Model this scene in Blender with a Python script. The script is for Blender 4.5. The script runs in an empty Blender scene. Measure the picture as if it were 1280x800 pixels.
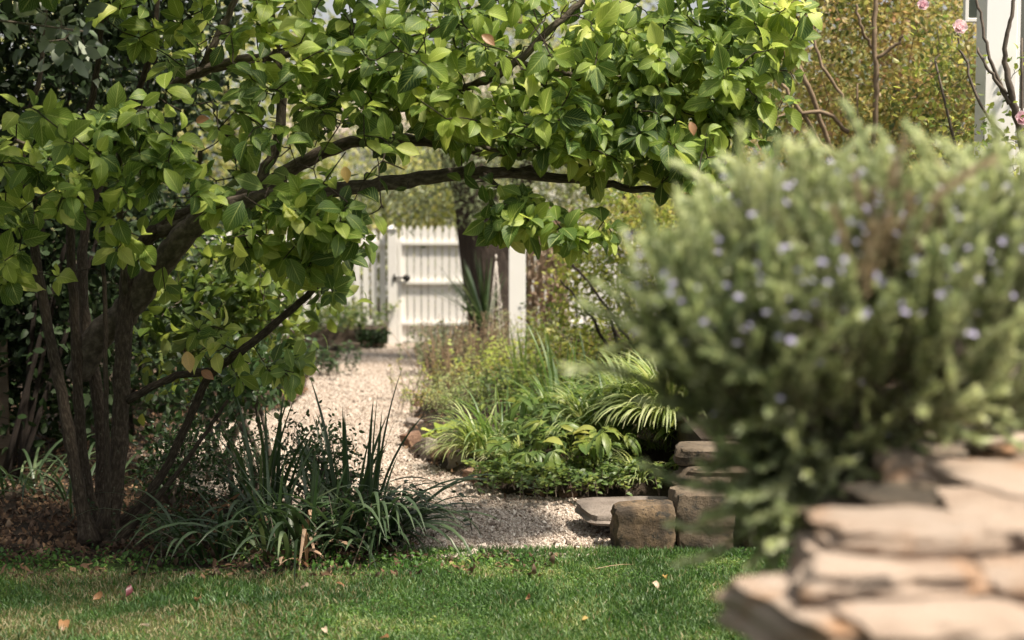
import bpy, bmesh, math, random
import numpy as np
from mathutils import Vector, Matrix
from mathutils.geometry import tessellate_polygon

rng = np.random.default_rng(7)
random.seed(7)
scn = bpy.context.scene
C = scn.collection
R = math.radians

# ------------------------------------------------------------------ camera
TILT = math.atan(118 / 1778)
CAMZ = 1.5
cam_d = bpy.data.cameras.new("camera")
cam = bpy.data.objects.new("camera", cam_d)
C.objects.link(cam)
cam.location = (0, 0, CAMZ)
cam.rotation_euler = (math.pi / 2 - TILT, 0, 0)
cam_d.sensor_width = 36
cam_d.lens = 50
cam_d.clip_start = 0.05
cam_d.clip_end = 500
cam_d.dof.use_dof = True
cam_d.dof.focus_distance = 6.6
cam_d.dof.aperture_fstop = 2.0
scn.camera = cam

# ------------------------------------------------------------------ light
SUN_EL = R(60)
SX, SY = 0.86, -0.50
n_ = math.hypot(SX, SY)
SX, SY = SX / n_, SY / n_
world = bpy.data.worlds.new("World")
scn.world = world
world.use_nodes = True
wn = world.node_tree
wn.nodes.clear()
sky = wn.nodes.new("ShaderNodeTexSky")
sky.sky_type = 'NISHITA'
sky.sun_disc = False
sky.sun_elevation = SUN_EL
sky.sun_rotation = math.atan2(SX, SY)
sky.air_density = 1.0
sky.dust_density = 4.0
hs = wn.nodes.new("ShaderNodeHueSaturation")
hs.inputs['Saturation'].default_value = 0.12
bg = wn.nodes.new("ShaderNodeBackground")
bg.inputs['Strength'].default_value = 0.095
wo = wn.nodes.new("ShaderNodeOutputWorld")
wn.links.new(sky.outputs[0], hs.inputs['Color'])
wn.links.new(hs.outputs[0], bg.inputs['Color'])
wn.links.new(bg.outputs[0], wo.inputs['Surface'])

sun_d = bpy.data.lights.new("sun", 'SUN')
sun_d.energy = 4.7
sun_d.angle = R(4.0)
sun_d.color = (1.0, 0.89, 0.74)
sun = bpy.data.objects.new("sun", sun_d)
C.objects.link(sun)
sd = Vector((SX * math.cos(SUN_EL), SY * math.cos(SUN_EL), math.sin(SUN_EL)))
sun.rotation_euler = sd.to_track_quat('Z', 'Y').to_euler()
sun.location = (3, -3, 12)

scn.view_settings.view_transform = 'Standard'
scn.view_settings.look = 'None'
scn.view_settings.exposure = 0.90
scn.view_settings.gamma = 1.0
scn.render.engine = 'CYCLES'
scn.cycles.max_bounces = 7
scn.cycles.transparent_max_bounces = 4

# ------------------------------------------------------------------ helpers
ct, st = math.cos(TILT), math.sin(TILT)


def W(px, py, Y):
    """world point at depth Y seen at photograph pixel (px, py)"""
    u = (px - 640) / 1778
    v = (400 - py) / 1778
    t = Y / (ct + v * st)
    return np.array([u * t, Y, CAMZ + t * (-st + v * ct)])


def G(px, py, z=0.0):
    """ground point under a photograph pixel"""
    u = (px - 640) / 1778
    v = (400 - py) / 1778
    t = (z - CAMZ) / (-st + v * ct)
    return np.array([u * t, t * (ct + v * st), z])


def proj(p):
    x, y, z = p[..., 0], p[..., 1], p[..., 2] - CAMZ
    f = y * ct - z * st
    v = y * st + z * ct
    return 640 + 1778 * x / f, 400 - 1778 * v / f


def rot_frame(d, n):
    d = d / np.maximum(np.linalg.norm(d, axis=-1, keepdims=True), 1e-9)
    x = np.cross(d, n)
    x = x / np.maximum(np.linalg.norm(x, axis=-1, keepdims=True), 1e-9)
    z = np.cross(x, d)
    return np.stack([x, d, z], axis=-1)


class Tmpl:
    def __init__(self, verts, faces, uv=None):
        self.v = np.array(verts, float)
        self.loops = np.array([i for f in faces for i in f], np.int32)
        self.sizes = np.array([len(f) for f in faces], np.int32)
        self.uv = np.array(uv, float) if uv is not None else np.zeros((len(verts), 2))


class Geo:
    def __init__(self):
        self.V, self.L, self.S, self.U, self.M = [], [], [], [], []
        self.n = 0

    def add(self, v, loops, sizes, uvl=None, mat=0):
        self.V.append(np.asarray(v, float).reshape(-1, 3))
        self.L.append(np.asarray(loops, np.int64) + self.n)
        self.S.append(np.asarray(sizes, np.int32))
        self.U.append(np.zeros((len(loops), 2)) if uvl is None else uvl)
        self.M.append(np.full(len(sizes), mat, np.int32))
        self.n += len(self.V[-1])

    def inst(self, t, pos, Rm, sc, mat=0):
        """many copies of template t"""
        pos = np.asarray(pos, float)
        k = len(pos)
        if k == 0:
            return
        sc = np.asarray(sc, float)
        if sc.ndim == 0:
            sc = np.full((k, 3), float(sc))
        elif sc.ndim == 1:
            sc = np.repeat(sc[:, None], 3, 1)
        v = t.v[None] * sc[:, None, :]
        v = np.einsum('kij,knj->kni', Rm, v) + pos[:, None, :]
        n = len(t.v)
        loops = (t.loops[None] + (np.arange(k) * n)[:, None]).ravel()
        self.add(v.reshape(-1, 3), loops, np.tile(t.sizes, k), np.tile(t.uv[t.loops], (k, 1)), mat)

    def tube(self, pts, rad, sides=7, mat=0, cap=True):
        pts = np.asarray(pts, float)
        m = len(pts)
        rad = np.broadcast_to(np.asarray(rad, float), (m,))
        tan = np.gradient(pts, axis=0)
        tan /= np.maximum(np.linalg.norm(tan, axis=1, keepdims=True), 1e-9)
        ref = np.array([1.0, 0, 0]) if abs(tan[0][0]) < .8 else np.array([0, 1.0, 0])
        u = np.zeros((m, 3))
        for i in range(m):
            r = ref - tan[i] * ref.dot(tan[i])
            u[i] = r / max(np.linalg.norm(r), 1e-9)
            ref = u[i]
        w = np.cross(tan, u)
        a = np.arange(sides) / sides * 2 * np.pi
        v = pts[:, None] + rad[:, None, None] * (np.cos(a)[None, :, None] * u[:, None] + np.sin(a)[None, :, None] * w[:, None])
        i = np.arange(m - 1)[:, None]
        j = np.arange(sides)[None]
        j2 = (j + 1) % sides
        q = np.stack([i * sides + j, i * sides + j2, (i + 1) * sides + j2, (i + 1) * sides + j], -1).reshape(-1)
        ln = np.concatenate([[0], np.cumsum(np.linalg.norm(np.diff(pts, axis=0), axis=1))])
        jj = np.broadcast_to(j, (m - 1, sides))
        ii = np.broadcast_to(i, (m - 1, sides))
        uvl = np.stack([np.stack([jj / sides, ln[ii]], -1), np.stack([(jj + 1) / sides, ln[ii]], -1),
                        np.stack([(jj + 1) / sides, ln[ii + 1]], -1), np.stack([jj / sides, ln[ii + 1]], -1)], 2).reshape(-1, 2)
        sizes = np.full((m - 1) * sides, 4)
        if cap:
            q = np.concatenate([q, (m - 1) * sides + np.arange(sides), np.arange(sides)[::-1]])
            sizes = np.concatenate([sizes, [sides, sides]])
            uvl = np.concatenate([uvl, np.zeros((2 * sides, 2))])
        self.add(v.reshape(-1, 3), q, sizes, uvl, mat)

    def box(self, c, s, rz=0.0, mat=0):
        c = np.array(c, float)
        s = np.array(s, float) / 2
        v = np.array([[x, y, z] for x in (-1, 1) for y in (-1, 1) for z in (-1, 1)], float) * s
        cr, sr = math.cos(rz), math.sin(rz)
        v = np.stack([v[:, 0] * cr - v[:, 1] * sr, v[:, 0] * sr + v[:, 1] * cr, v[:, 2]], 1) + c
        f = [0, 1, 3, 2, 4, 6, 7, 5, 0, 4, 5, 1, 2, 3, 7, 6, 0, 2, 6, 4, 1, 5, 7, 3]
        self.add(v, f, [4] * 6, None, mat)

    def mesh(self, name, mats, smooth=True):
        me = bpy.data.meshes.new(name)
        V = np.concatenate(self.V)
        L = np.concatenate(self.L)
        S = np.concatenate(self.S)
        U = np.concatenate(self.U)
        M = np.concatenate(self.M)
        me.vertices.add(len(V))
        me.vertices.foreach_set('co', V.astype(np.float32).ravel())
        me.loops.add(len(L))
        me.loops.foreach_set('vertex_index', L.astype(np.int32))
        me.polygons.add(len(S))
        st_ = np.concatenate([[0], np.cumsum(S)[:-1]]).astype(np.int32)
        me.polygons.foreach_set('loop_start', st_)
        me.polygons.foreach_set('material_index', M)
        me.polygons.foreach_set('use_smooth', np.full(len(S), smooth))
        uvl = me.uv_layers.new(name='UVMap')
        uvl.data.foreach_set('uv', U.astype(np.float32).ravel())
        for m in (mats if isinstance(mats, (list, tuple)) else [mats]):
            me.materials.append(m)
        me.update(calc_edges=True)
        return me


def tag(o, label=None, cat=None, group=None, kind=None):
    if label: o['label'] = label
    if cat: o['category'] = cat
    if group: o['group'] = group
    if kind: o['kind'] = kind
    return o


def thing(name, loc, label, cat, group=None, rz=0):
    o = bpy.data.objects.new(name, None)
    C.objects.link(o)
    o.location = Vector([float(a) for a in loc])
    o.rotation_euler.z = rz
    o.empty_display_size = .1
    tag(o, label, cat, group)
    return o


def part(name, me, parent=None, local=False, kind=None, label=None):
    """link mesh me; its coordinates are world ones unless local"""
    o = bpy.data.objects.new(name, me)
    C.objects.link(o)
    if parent:
        o.parent = parent
        if not local:
            q = parent
            off = Vector((0, 0, 0))
            while q:
                off += q.location
                q = q.parent
            o.location = -off
    if kind: o['kind'] = kind
    if label: o['label'] = label
    return o


def place(name, me, parent, pos, Rm, sc=1.0):
    o = bpy.data.objects.new(name, me)
    C.objects.link(o)
    o.parent = parent
    s = (sc, sc, sc) if np.isscalar(sc) else sc
    M = Matrix([[float(Rm[i][j]) * float(s[j]) for j in range(3)] for i in range(3)]).to_4x4()
    M.translation = Vector([float(a) for a in pos]) - parent.location
    o.matrix_basis = M
    return o


def unit(v):
    return v / np.maximum(np.linalg.norm(v, axis=-1, keepdims=True), 1e-9)


# ------------------------------------------------------------------ materials
def nt(name):
    m = bpy.data.materials.new(name)
    m.use_nodes = True
    t = m.node_tree
    t.nodes.clear()
    out = t.nodes.new("ShaderNodeOutputMaterial")
    return m, t, out


def N(t, typ, **kw):
    n = t.nodes.new(typ)
    for k, v in kw.items():
        if k in n.inputs:
            n.inputs[k].default_value = v
        else:
            setattr(n, k, v)
    return n


def ramp(t, fac, cols, pos=None):
    r = t.nodes.new("ShaderNodeValToRGB")
    e = r.color_ramp.elements
    n = len(cols)
    pos = pos or [i / (n - 1) for i in range(n)]
    while len(e) < n:
        e.new(.5)
    for i in range(n):
        e[i].position = pos[i]
        e[i].color = (*cols[i], 1)
    t.links.new(fac, r.inputs[0])
    return r.outputs[0]


def math_n(t, op, a, b=None, clamp=False):
    n = t.nodes.new("ShaderNodeMath")
    n.operation = op
    n.use_clamp = clamp
    for i, x in enumerate((a, b)):
        if x is None: continue
        if isinstance(x, (int, float)):
            n.inputs[i].default_value = x
        else:
            t.links.new(x, n.inputs[i])
    return n.outputs[0]


def mixc(t, fac, a, b, blend='MIX'):
    n = t.nodes.new("ShaderNodeMix")
    n.data_type = 'RGBA'
    n.blend_type = blend
    for s, x in ((0, fac), (6, a), (7, b)):
        if isinstance(x, (int, float)):
            n.inputs[s].default_value = x
        elif isinstance(x, tuple):
            n.inputs[s].default_value = (*x, 1)
        else:
            t.links.new(x, n.inputs[s])
    return n.outputs[2]


def island_random(t):
    g = t.nodes.new("ShaderNodeNewGeometry")
    oi = t.nodes.new("ShaderNodeObjectInfo")
    a = math_n(t, 'ADD', g.outputs['Random Per Island'], oi.outputs['Random'])
    return math_n(t, 'FRACT', a), g


def leaf_mat(name, cols, trans=.35, rough=.42, spec=.45, vein=0.0, under=(1.25, .9), tcol=None, pos=None, blotch=.25, clump=1.6, tips=0.0):
    m, t, out = nt(name)
    rnd, g = island_random(t)
    if clump > 0:
        cn = N(t, "ShaderNodeTexNoise", Scale=2.6, Detail=2)
        t.links.new(g.outputs['Position'], cn.inputs['Vector'])
        cl = math_n(t, 'MULTIPLY', math_n(t, 'SUBTRACT', cn.outputs[0], .5), clump)
        rnd = math_n(t, 'ADD', math_n(t, 'ADD', math_n(t, 'MULTIPLY', rnd, .72), .14), cl, True)
    col = ramp(t, rnd, cols, pos)
    tc = t.nodes.new("ShaderNodeTexCoord")
    nz = N(t, "ShaderNodeTexNoise", Scale=14.0)
    t.links.new(tc.outputs['Object'], nz.inputs['Vector'])
    f = math_n(t, 'MULTIPLY', nz.outputs[0], blotch)
    hsv = t.nodes.new("ShaderNodeHueSaturation")
    t.links.new(col, hsv.inputs['Color'])
    t.links.new(math_n(t, 'ADD', f, 1 - blotch / 2), hsv.inputs['Value'])
    col = hsv.outputs[0]
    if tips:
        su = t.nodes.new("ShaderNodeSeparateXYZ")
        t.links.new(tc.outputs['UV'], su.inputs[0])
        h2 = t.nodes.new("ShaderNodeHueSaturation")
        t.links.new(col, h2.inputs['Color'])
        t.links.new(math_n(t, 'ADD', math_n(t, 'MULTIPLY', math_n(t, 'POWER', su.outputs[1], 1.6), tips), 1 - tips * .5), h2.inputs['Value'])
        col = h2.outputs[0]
    nrm = None
    if vein > 0:
        uv = t.nodes.new("ShaderNodeSeparateXYZ")
        t.links.new(tc.outputs['UV'], uv.inputs[0])
        au = math_n(t, 'ABSOLUTE', math_n(t, 'SUBTRACT', uv.outputs[0], .5))
        mid = math_n(t, 'SUBTRACT', 1.0, math_n(t, 'MULTIPLY', au, 28.0), True)
        ph = math_n(t, 'SUBTRACT', math_n(t, 'MULTIPLY', uv.outputs[1], 8.0), math_n(t, 'MULTIPLY', au, 7.0))
        fr = math_n(t, 'ABSOLUTE', math_n(t, 'SUBTRACT', math_n(t, 'FRACT', ph), .5))
        side = math_n(t, 'SUBTRACT', 1.0, math_n(t, 'MULTIPLY', fr, 9.0), True)
        vv = math_n(t, 'MAXIMUM', mid, math_n(t, 'MULTIPLY', side, .5))
        col = mixc(t, math_n(t, 'MULTIPLY', vv, vein), col, tuple(min(1, c * 1.6 + .05) for c in cols[-1]))
        bp = N(t, "ShaderNodeBump", Strength=.35, Distance=.003)
        t.links.new(math_n(t, 'SUBTRACT', 1.0, vv), bp.inputs['Height'])
        nrm = bp.outputs[0]
    dull = t.nodes.new("ShaderNodeHueSaturation")
    dull.inputs['Value'].default_value = under[0]
    dull.inputs['Saturation'].default_value = under[1] * .85
    t.links.new(col, dull.inputs['Color'])
    base = mixc(t, g.outputs['Backfacing'], col, dull.outputs[0])
    p = N(t, "ShaderNodeBsdfPrincipled", Roughness=rough)
    p.inputs['Specular IOR Level'].default_value = spec
    t.links.new(base, p.inputs['Base Color'])
    if nrm: t.links.new(nrm, p.inputs['Normal'])
    tr = t.nodes.new("ShaderNodeBsdfTranslucent")
    th = t.nodes.new("ShaderNodeHueSaturation")
    th.inputs['Value'].default_value = 2.3
    th.inputs['Saturation'].default_value = .98
    th.inputs['Hue'].default_value = .485
    t.links.new(col, th.inputs['Color'])
    t.links.new(th.outputs[0], tr.inputs['Color'])
    mx = t.nodes.new("ShaderNodeMixShader")
    mx.inputs[0].default_value = trans
    t.links.new(p.outputs[0], mx.inputs[1])
    t.links.new(tr.outputs[0], mx.inputs[2])
    t.links.new(mx.outputs[0], out.inputs[0])
    return m


def plain_mat(name, cols, scale=8.0, rough=.8, bump=.3, bscale=None, dist=.01, detail=6, island=0.0, spec=.3, stretch=None, coord='Object', spots=None):
    m, t, out = nt(name)
    tc = t.nodes.new("ShaderNodeTexCoord")
    vec = tc.outputs[coord]
    if stretch:
        mp = t.nodes.new("ShaderNodeMapping")
        mp.inputs['Scale'].default_value = stretch
        t.links.new(vec, mp.inputs[0])
        vec = mp.outputs[0]
    nz = N(t, "ShaderNodeTexNoise", Scale=scale, Detail=detail, Roughness=.6)
    t.links.new(vec, nz.inputs['Vector'])
    col = ramp(t, nz.outputs[0], cols, [.25 + .5 * i / (len(cols) - 1) for i in range(len(cols))])
    if island:
        rnd, g = island_random(t)
        h = t.nodes.new("ShaderNodeHueSaturation")
        t.links.new(col, h.inputs['Color'])
        t.links.new(math_n(t, 'ADD', math_n(t, 'MULTIPLY', rnd, island), 1 - island / 2), h.inputs['Value'])
        col = h.outputs[0]
    if spots:
        n2 = N(t, "ShaderNodeTexNoise", Scale=spots[1], Detail=8, Roughness=.7)
        t.links.new(vec, n2.inputs['Vector'])
        f = math_n(t, 'MULTIPLY', math_n(t, 'SUBTRACT', n2.outputs[0], spots[2]), 9.0, True)
        col = mixc(t, f, col, spots[0])
    p = N(t, "ShaderNodeBsdfPrincipled", Roughness=rough)
    p.inputs['Specular IOR Level'].default_value = spec
    t.links.new(col, p.inputs['Base Color'])
    if bump:
        n3 = N(t, "ShaderNodeTexNoise", Scale=bscale or scale * 4, Detail=8, Roughness=.65)
        t.links.new(vec, n3.inputs['Vector'])
        b = N(t, "ShaderNodeBump", Strength=bump, Distance=dist)
        t.links.new(n3.outputs[0], b.inputs['Height'])
        t.links.new(b.outputs[0], p.inputs['Normal'])
    t.links.new(p.outputs[0], out.inputs[0])
    return m


M = {}
M['mag'] = leaf_mat('magnolia_leaf', [(.019, .050, .010), (.055, .112, .018), (.145, .22, .032), (.27, .345, .056), (.43, .47, .13)],
                    trans=.38, rough=.50, spec=.4, vein=.5, pos=[0, .28, .58, .85, 1])
M['mag_yellow'] = leaf_mat('yellow_leaf', [(.44, .30, .08), (.5, .36, .13)], trans=.4, vein=.3)
M['mag_brown'] = leaf_mat('orange_leaf', [(.24, .12, .055), (.34, .19, .09)], trans=.3, vein=.3)
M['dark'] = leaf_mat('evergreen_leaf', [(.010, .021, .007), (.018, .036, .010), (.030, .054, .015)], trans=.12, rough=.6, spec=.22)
M['glossy'] = leaf_mat('glossy_leaf', [(.05, .08, .04), (.12, .16, .10), (.30, .33, .27)], trans=.1, rough=.25, spec=.8)
M['understory'] = leaf_mat('understory_leaf', [(.015, .035, .008), (.045, .085, .012), (.11, .16, .02), (.2, .24, .04)], trans=.42, rough=.45, vein=.3)
M['farleaf'] = leaf_mat('far_leaf', [(.10, .14, .03), (.20, .24, .06), (.33, .34, .11), (.44, .40, .17)], trans=.4, rough=.5)
M['greyleaf'] = leaf_mat('grey_green_leaf', [(.08, .11, .05), (.14, .17, .08), (.22, .24, .13)], trans=.3, rough=.5)
M['roseleaf'] = leaf_mat('rose_leaf', [(.07, .11, .03), (.15, .19, .04), (.29, .28, .07), (.38, .31, .10), (.30, .18, .10)], trans=.35, rough=.5)
M['yellowshrub'] = leaf_mat('yellow_green_leaf', [(.06, .11, .02), (.14, .19, .03), (.25, .28, .05), (.34, .31, .08)], trans=.4, rough=.45)
M['smalldark'] = leaf_mat('small_dark_leaf', [(.014, .03, .010), (.025, .055, .014), (.04, .08, .02)], trans=.2, rough=.4)
M['iris'] = leaf_mat('iris_blade', [(.018, .042, .014), (.033, .066, .02), (.055, .095, .03), (.11, .15, .055)], trans=.22, rough=.4, pos=[0, .5, .85, 1])
M['iris_dead'] = leaf_mat('dead_blade', [(.26, .13, .06), (.38, .22, .11), (.45, .3, .17)], trans=.2, rough=.7)
M['iris_bright'] = leaf_mat('bright_blade', [(.05, .11, .02), (.09, .17, .03), (.16, .24, .05)], trans=.3, rough=.4)
M['forest'] = leaf_mat('striped_blade', [(.11, .18, .03), (.2, .27, .06), (.30, .35, .11), (.42, .43, .2)], trans=.35, rough=.4)
M['hell'] = leaf_mat('broad_leaf', [(.035, .07, .02), (.08, .14, .03), (.17, .22, .045), (.30, .32, .08)], trans=.3, rough=.38, vein=.3, pos=[0, .45, .8, 1])
M['pale'] = leaf_mat('pale_leaf', [(.16, .22, .07), (.26, .32, .12), (.38, .40, .2)], trans=.35, rough=.5)
M['lime'] = leaf_mat('lime_leaf', [(.2, .27, .04), (.3, .37, .06), (.36, .42, .12)], trans=.4, rough=.45, vein=.4)
M['brownbits'] = leaf_mat('dried_bracts', [(.13, .08, .045), (.26, .17, .10), (.38, .29, .19)], trans=.2, rough=.8)
M['grass'] = leaf_mat('grass_blade', [(.022, .064, .011), (.040, .108, .016), (.072, .160, .024), (.15, .24, .045), (.26, .29, .09)], trans=.3, rough=.5, pos=[0, .35, .7, .92, 1])
M['grass_dry'] = leaf_mat('dry_grass_blade', [(.12, .12, .04), (.2, .18, .07), (.3, .24, .12)], trans=.3, rough=.6)
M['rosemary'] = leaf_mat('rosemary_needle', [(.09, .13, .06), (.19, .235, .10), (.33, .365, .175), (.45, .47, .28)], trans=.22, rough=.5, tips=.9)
M['drysprig'] = leaf_mat('dry_needle', [(.20, .17, .09), (.30, .24, .14), (.36, .30, .18)], trans=.2, rough=.7)
M['flower'] = leaf_mat('rosemary_flower', [(.40, .37, .56), (.50, .47, .65), (.60, .57, .72)], trans=.3, rough=.6)
M['petal'] = leaf_mat('pink_petal', [(.55, .38, .42), (.66, .52, .54), (.74, .64, .63)], trans=.3, rough=.6)
M['litter'] = leaf_mat('leaf_litter', [(.035, .022, .014), (.08, .045, .026), (.15, .085, .045), (.25, .16, .09)], trans=.05, rough=.85)
M['bark'] = plain_mat('magnolia_bark', [(.022, .015, .010), (.066, .049, .035), (.17, .135, .10)], scale=4, rough=.9, bump=1.0, bscale=8, dist=.016,
                      coord='UV', stretch=(5, 7.0, 1), spots=((.20, .20, .14), 3.0, .60))
M['bark_pale'] = plain_mat('sunlit_limb_bark', [(.035, .027, .020), (.105, .085, .066), (.24, .20, .16)], scale=3, rough=.9, bump=.8, bscale=8, dist=.01, coord='UV', stretch=(4, 7, 1), spots=((.09, .085, .06), 5.0, .6))  # pale bark; the sunlight on the limbs is put into the colour
M['bark_dark'] = plain_mat('dark_bark', [(.022, .016, .013), (.05, .037, .029), (.085, .064, .05)], scale=3, rough=.9, bump=1, bscale=8, dist=.03, coord='UV', stretch=(9, 1.2, 1))
M['twig'] = plain_mat('twig_bark', [(.07, .055, .045), (.16, .13, .10)], scale=20, rough=.8, bump=.2)
M['twig_pale'] = plain_mat('dry_twig', [(.13, .09, .055), (.28, .21, .14)], scale=20, rough=.8, bump=.2)
M['white'] = plain_mat('white_paint', [(.70, .68, .64), (.80, .78, .74)], scale=3, rough=.5, bump=.1, bscale=30, dist=.002, spots=((.5, .47, .4), 2.0, .66))
M['whitepost'] = plain_mat('post_paint', [(.80, .79, .76), (.85, .84, .82)], scale=3, rough=.5, bump=.1, bscale=30, dist=.002)
M['black'] = plain_mat('black_iron', [(.012, .012, .012), (.025, .022, .02)], scale=20, rough=.5, bump=.1)
M['wire'] = plain_mat('rusty_wire', [(.45, .41, .37), (.6, .55, .5)], scale=20, rough=.5, bump=.1)
M['wood'] = plain_mat('old_wood', [(.10, .075, .055), (.2, .155, .115)], scale=4, rough=.85, bump=.4, stretch=(1, 1, 8), coord='Object')
M['soil'] = plain_mat('soil', [(.020, .014, .010), (.045, .032, .022), (.075, .055, .038)], scale=6, rough=.95, bump=1, bscale=60, dist=.03)
M['turf'] = plain_mat('turf', [(.03, .05, .012), (.05, .085, .018), (.09, .10, .03)], scale=3, rough=.95, bump=1, bscale=80, dist=.02)
M['olive_panel'] = plain_mat('olive_panel_paint', [(.03, .04, .03), (.05, .06, .045)], scale=6, rough=.5, bump=.1)
M['boards'] = plain_mat('weatherboard', [(.62, .60, .56), (.72, .70, .66)], scale=3, rough=.6, bump=.1)
M['pink'] = M['petal']


def gravel_sheet():
    m, t, out = nt('gravel')
    tc = t.nodes.new("ShaderNodeTexCoord")
    vo = N(t, "ShaderNodeTexVoronoi", Scale=70.0)
    t.links.new(tc.outputs['Object'], vo.inputs['Vector'])
    sp = t.nodes.new("ShaderNodeSeparateColor")
    t.links.new(vo.outputs['Color'], sp.inputs[0])
    c = ramp(t, sp.outputs[0], [(.20, .155, .12), (.36, .295, .24), (.46, .39, .33), (.56, .495, .43)])
    nz = N(t, "ShaderNodeTexNoise", Scale=1.6, Detail=5)
    t.links.new(tc.outputs['Object'], nz.inputs['Vector'])
    c = mixc(t, math_n(t, 'MULTIPLY', math_n(t, 'SUBTRACT', nz.outputs[0], .45), 2.2, True), c, (.32, .22, .16))
    p = N(t, "ShaderNodeBsdfPrincipled", Roughness=.9)
    t.links.new(c, p.inputs['Base Color'])
    b = N(t, "ShaderNodeBump", Strength=.8, Distance=.01)
    t.links.new(math_n(t, 'SUBTRACT', 1.0, vo.outputs['Distance']), b.inputs['Height'])
    t.links.new(b.outputs[0], p.inputs['Normal'])
    t.links.new(p.outputs[0], out.inputs[0])
    return m


def pebble_mat():
    m, t, out = nt('pebble')
    rnd, g = island_random(t)
    c = ramp(t, rnd, [(.11, .08, .065), (.27, .215, .17), (.39, .325, .27), (.51, .44, .375), (.66, .60, .53)], [0, .12, .4, .75, 1])
    p = N(t, "ShaderNodeBsdfPrincipled", Roughness=.85)
    t.links.new(c, p.inputs['Base Color'])
    t.links.new(p.outputs[0], out.inputs[0])
    return m


def stone_mat(name, a, b, c, rust, rustamt, sc=5.0, lichen=None):
    """layered sandstone: noise tone, rusty stains, optional lichen"""
    m, t, out = nt(name)
    tc = t.nodes.new("ShaderNodeTexCoord")
    oi = t.nodes.new("ShaderNodeObjectInfo")
    add = t.nodes.new("ShaderNodeVectorMath")
    add.operation = 'ADD'
    t.links.new(tc.outputs['Object'], add.inputs[0])
    cmb = t.nodes.new("ShaderNodeCombineXYZ")
    o9 = math_n(t, 'MULTIPLY', oi.outputs['Random'], 37.0)
    t.links.new(o9, cmb.inputs[0]); t.links.new(o9, cmb.inputs[1])
    t.links.new(cmb.outputs[0], add.inputs[1])
    v = add.outputs[0]
    n1 = N(t, "ShaderNodeTexNoise", Scale=sc, Detail=9, Roughness=.62)
    t.links.new(v, n1.inputs['Vector'])
    col = ramp(t, n1.outputs[0], [a, b, c], [.3, .5, .72])
    n2 = N(t, "ShaderNodeTexNoise", Scale=sc * .7, Detail=6, Roughness=.6, Distortion=.6)
    mp = t.nodes.new("ShaderNodeMapping")
    mp.inputs['Location'].default_value = (5, 3, 1)
    t.links.new(v, mp.inputs[0])
    t.links.new(mp.outputs[0], n2.inputs['Vector'])
    f = math_n(t, 'MULTIPLY', math_n(t, 'SUBTRACT', n2.outputs[0], 1 - rustamt), 7.0, True)
    col = mixc(t, f, col, rust)
    if lichen:
        n4 = N(t, "ShaderNodeTexNoise", Scale=sc * 5, Detail=10, Roughness=.7)
        t.links.new(v, n4.inputs['Vector'])
        col = mixc(t, math_n(t, 'MULTIPLY', math_n(t, 'SUBTRACT', n4.outputs[0], .55), 14.0, True), col, lichen)
    h = t.nodes.new("ShaderNodeHueSaturation")
    t.links.new(col, h.inputs['Color'])
    t.links.new(math_n(t, 'ADD', math_n(t, 'MULTIPLY', oi.outputs['Random'], .3), .85), h.inputs['Value'])
    p = N(t, "ShaderNodeBsdfPrincipled", Roughness=.9)
    t.links.new(h.outputs[0], p.inputs['Base Color'])
    n3 = N(t, "ShaderNodeTexNoise", Scale=sc * 4, Detail=12, Roughness=.75)
    t.links.new(v, n3.inputs['Vector'])
    bp = N(t, "ShaderNodeBump", Strength=1.0, Distance=.022)
    t.links.new(n3.outputs[0], bp.inputs['Height'])
    t.links.new(bp.outputs[0], p.inputs['Normal'])
    t.links.new(p.outputs[0], out.inputs[0])
    return m


M['gravel'] = gravel_sheet()
M['pebble'] = pebble_mat()
M['stone'] = stone_mat('sandstone', (.36, .255, .19), (.50, .385, .30), (.58, .47, .385), (.42, .20, .07), .49)
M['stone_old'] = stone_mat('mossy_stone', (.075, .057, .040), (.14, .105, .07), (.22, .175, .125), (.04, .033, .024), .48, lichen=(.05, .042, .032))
M['stone_block'] = stone_mat('tawny_block', (.10, .067, .038), (.19, .13, .075), (.29, .215, .14), (.05, .037, .025), .53, lichen=(.035, .03, .022))
M['stone_slab'] = stone_mat('grey_pink_slab', (.18, .145, .12), (.28, .235, .20), (.37, .315, .27), (.11, .085, .065), .42)
M['rust_stone'] = stone_mat('rusty_stone', (.12, .065, .04), (.2, .12, .08), (.30, .2, .14), (.1, .05, .03), .45)
mg, tg, og = nt('window_glass')
pg = N(tg, "ShaderNodeBsdfPrincipled", Roughness=.06)
pg.inputs['Base Color'].default_value = (.09, .09, .075, 1)
tg.links.new(pg.outputs[0], og.inputs[0])
M['glass'] = mg


# ------------------------------------------------------------------ templates
def leaf_tmpl(prof, rows, fold=.15, curl=.25, twist=0.0, wave=0.0, seed=0, stalk=0.0):
    """leaf of length 1 along +Y, width by prof(v); fold lifts the edges, curl bends the tip down"""
    r = np.random.default_rng(seed)
    v, uv = [], []
    ang = 0.0
    y = z = 0.0
    pv = rows[0]
    for s in rows:
        ds = s - pv
        pv = s
        ang = -curl * (s ** 1.5) * 2
        y += ds * math.cos(ang)
        z += ds * math.sin(ang)
        w = prof(s) / 2
        tw = twist * s
        for k in (-1, 0, 1):
            lx = k * w
            lz = abs(k) * w * fold * 2 + (wave * (r.random() - .5) if k else 0)
            v.append((lx * math.cos(tw) - lz * math.sin(tw), y + stalk, z + lx * math.sin(tw) + lz * math.cos(tw)))
            uv.append((.5 + k * .5, s))
    f = []
    for i in range(len(rows) - 1):
        a = i * 3
        f += [(a, a + 1, a + 4, a + 3), (a + 1, a + 2, a + 5, a + 4)]
    return Tmpl(v, f, uv)


def prof_mag(s):
    return max(.02, .64 * (math.sin(math.pi * min(1, s ** 1.12)) ** .72) * (1 - .45 * s ** 3)) if 0 < s < 1 else .02


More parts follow.
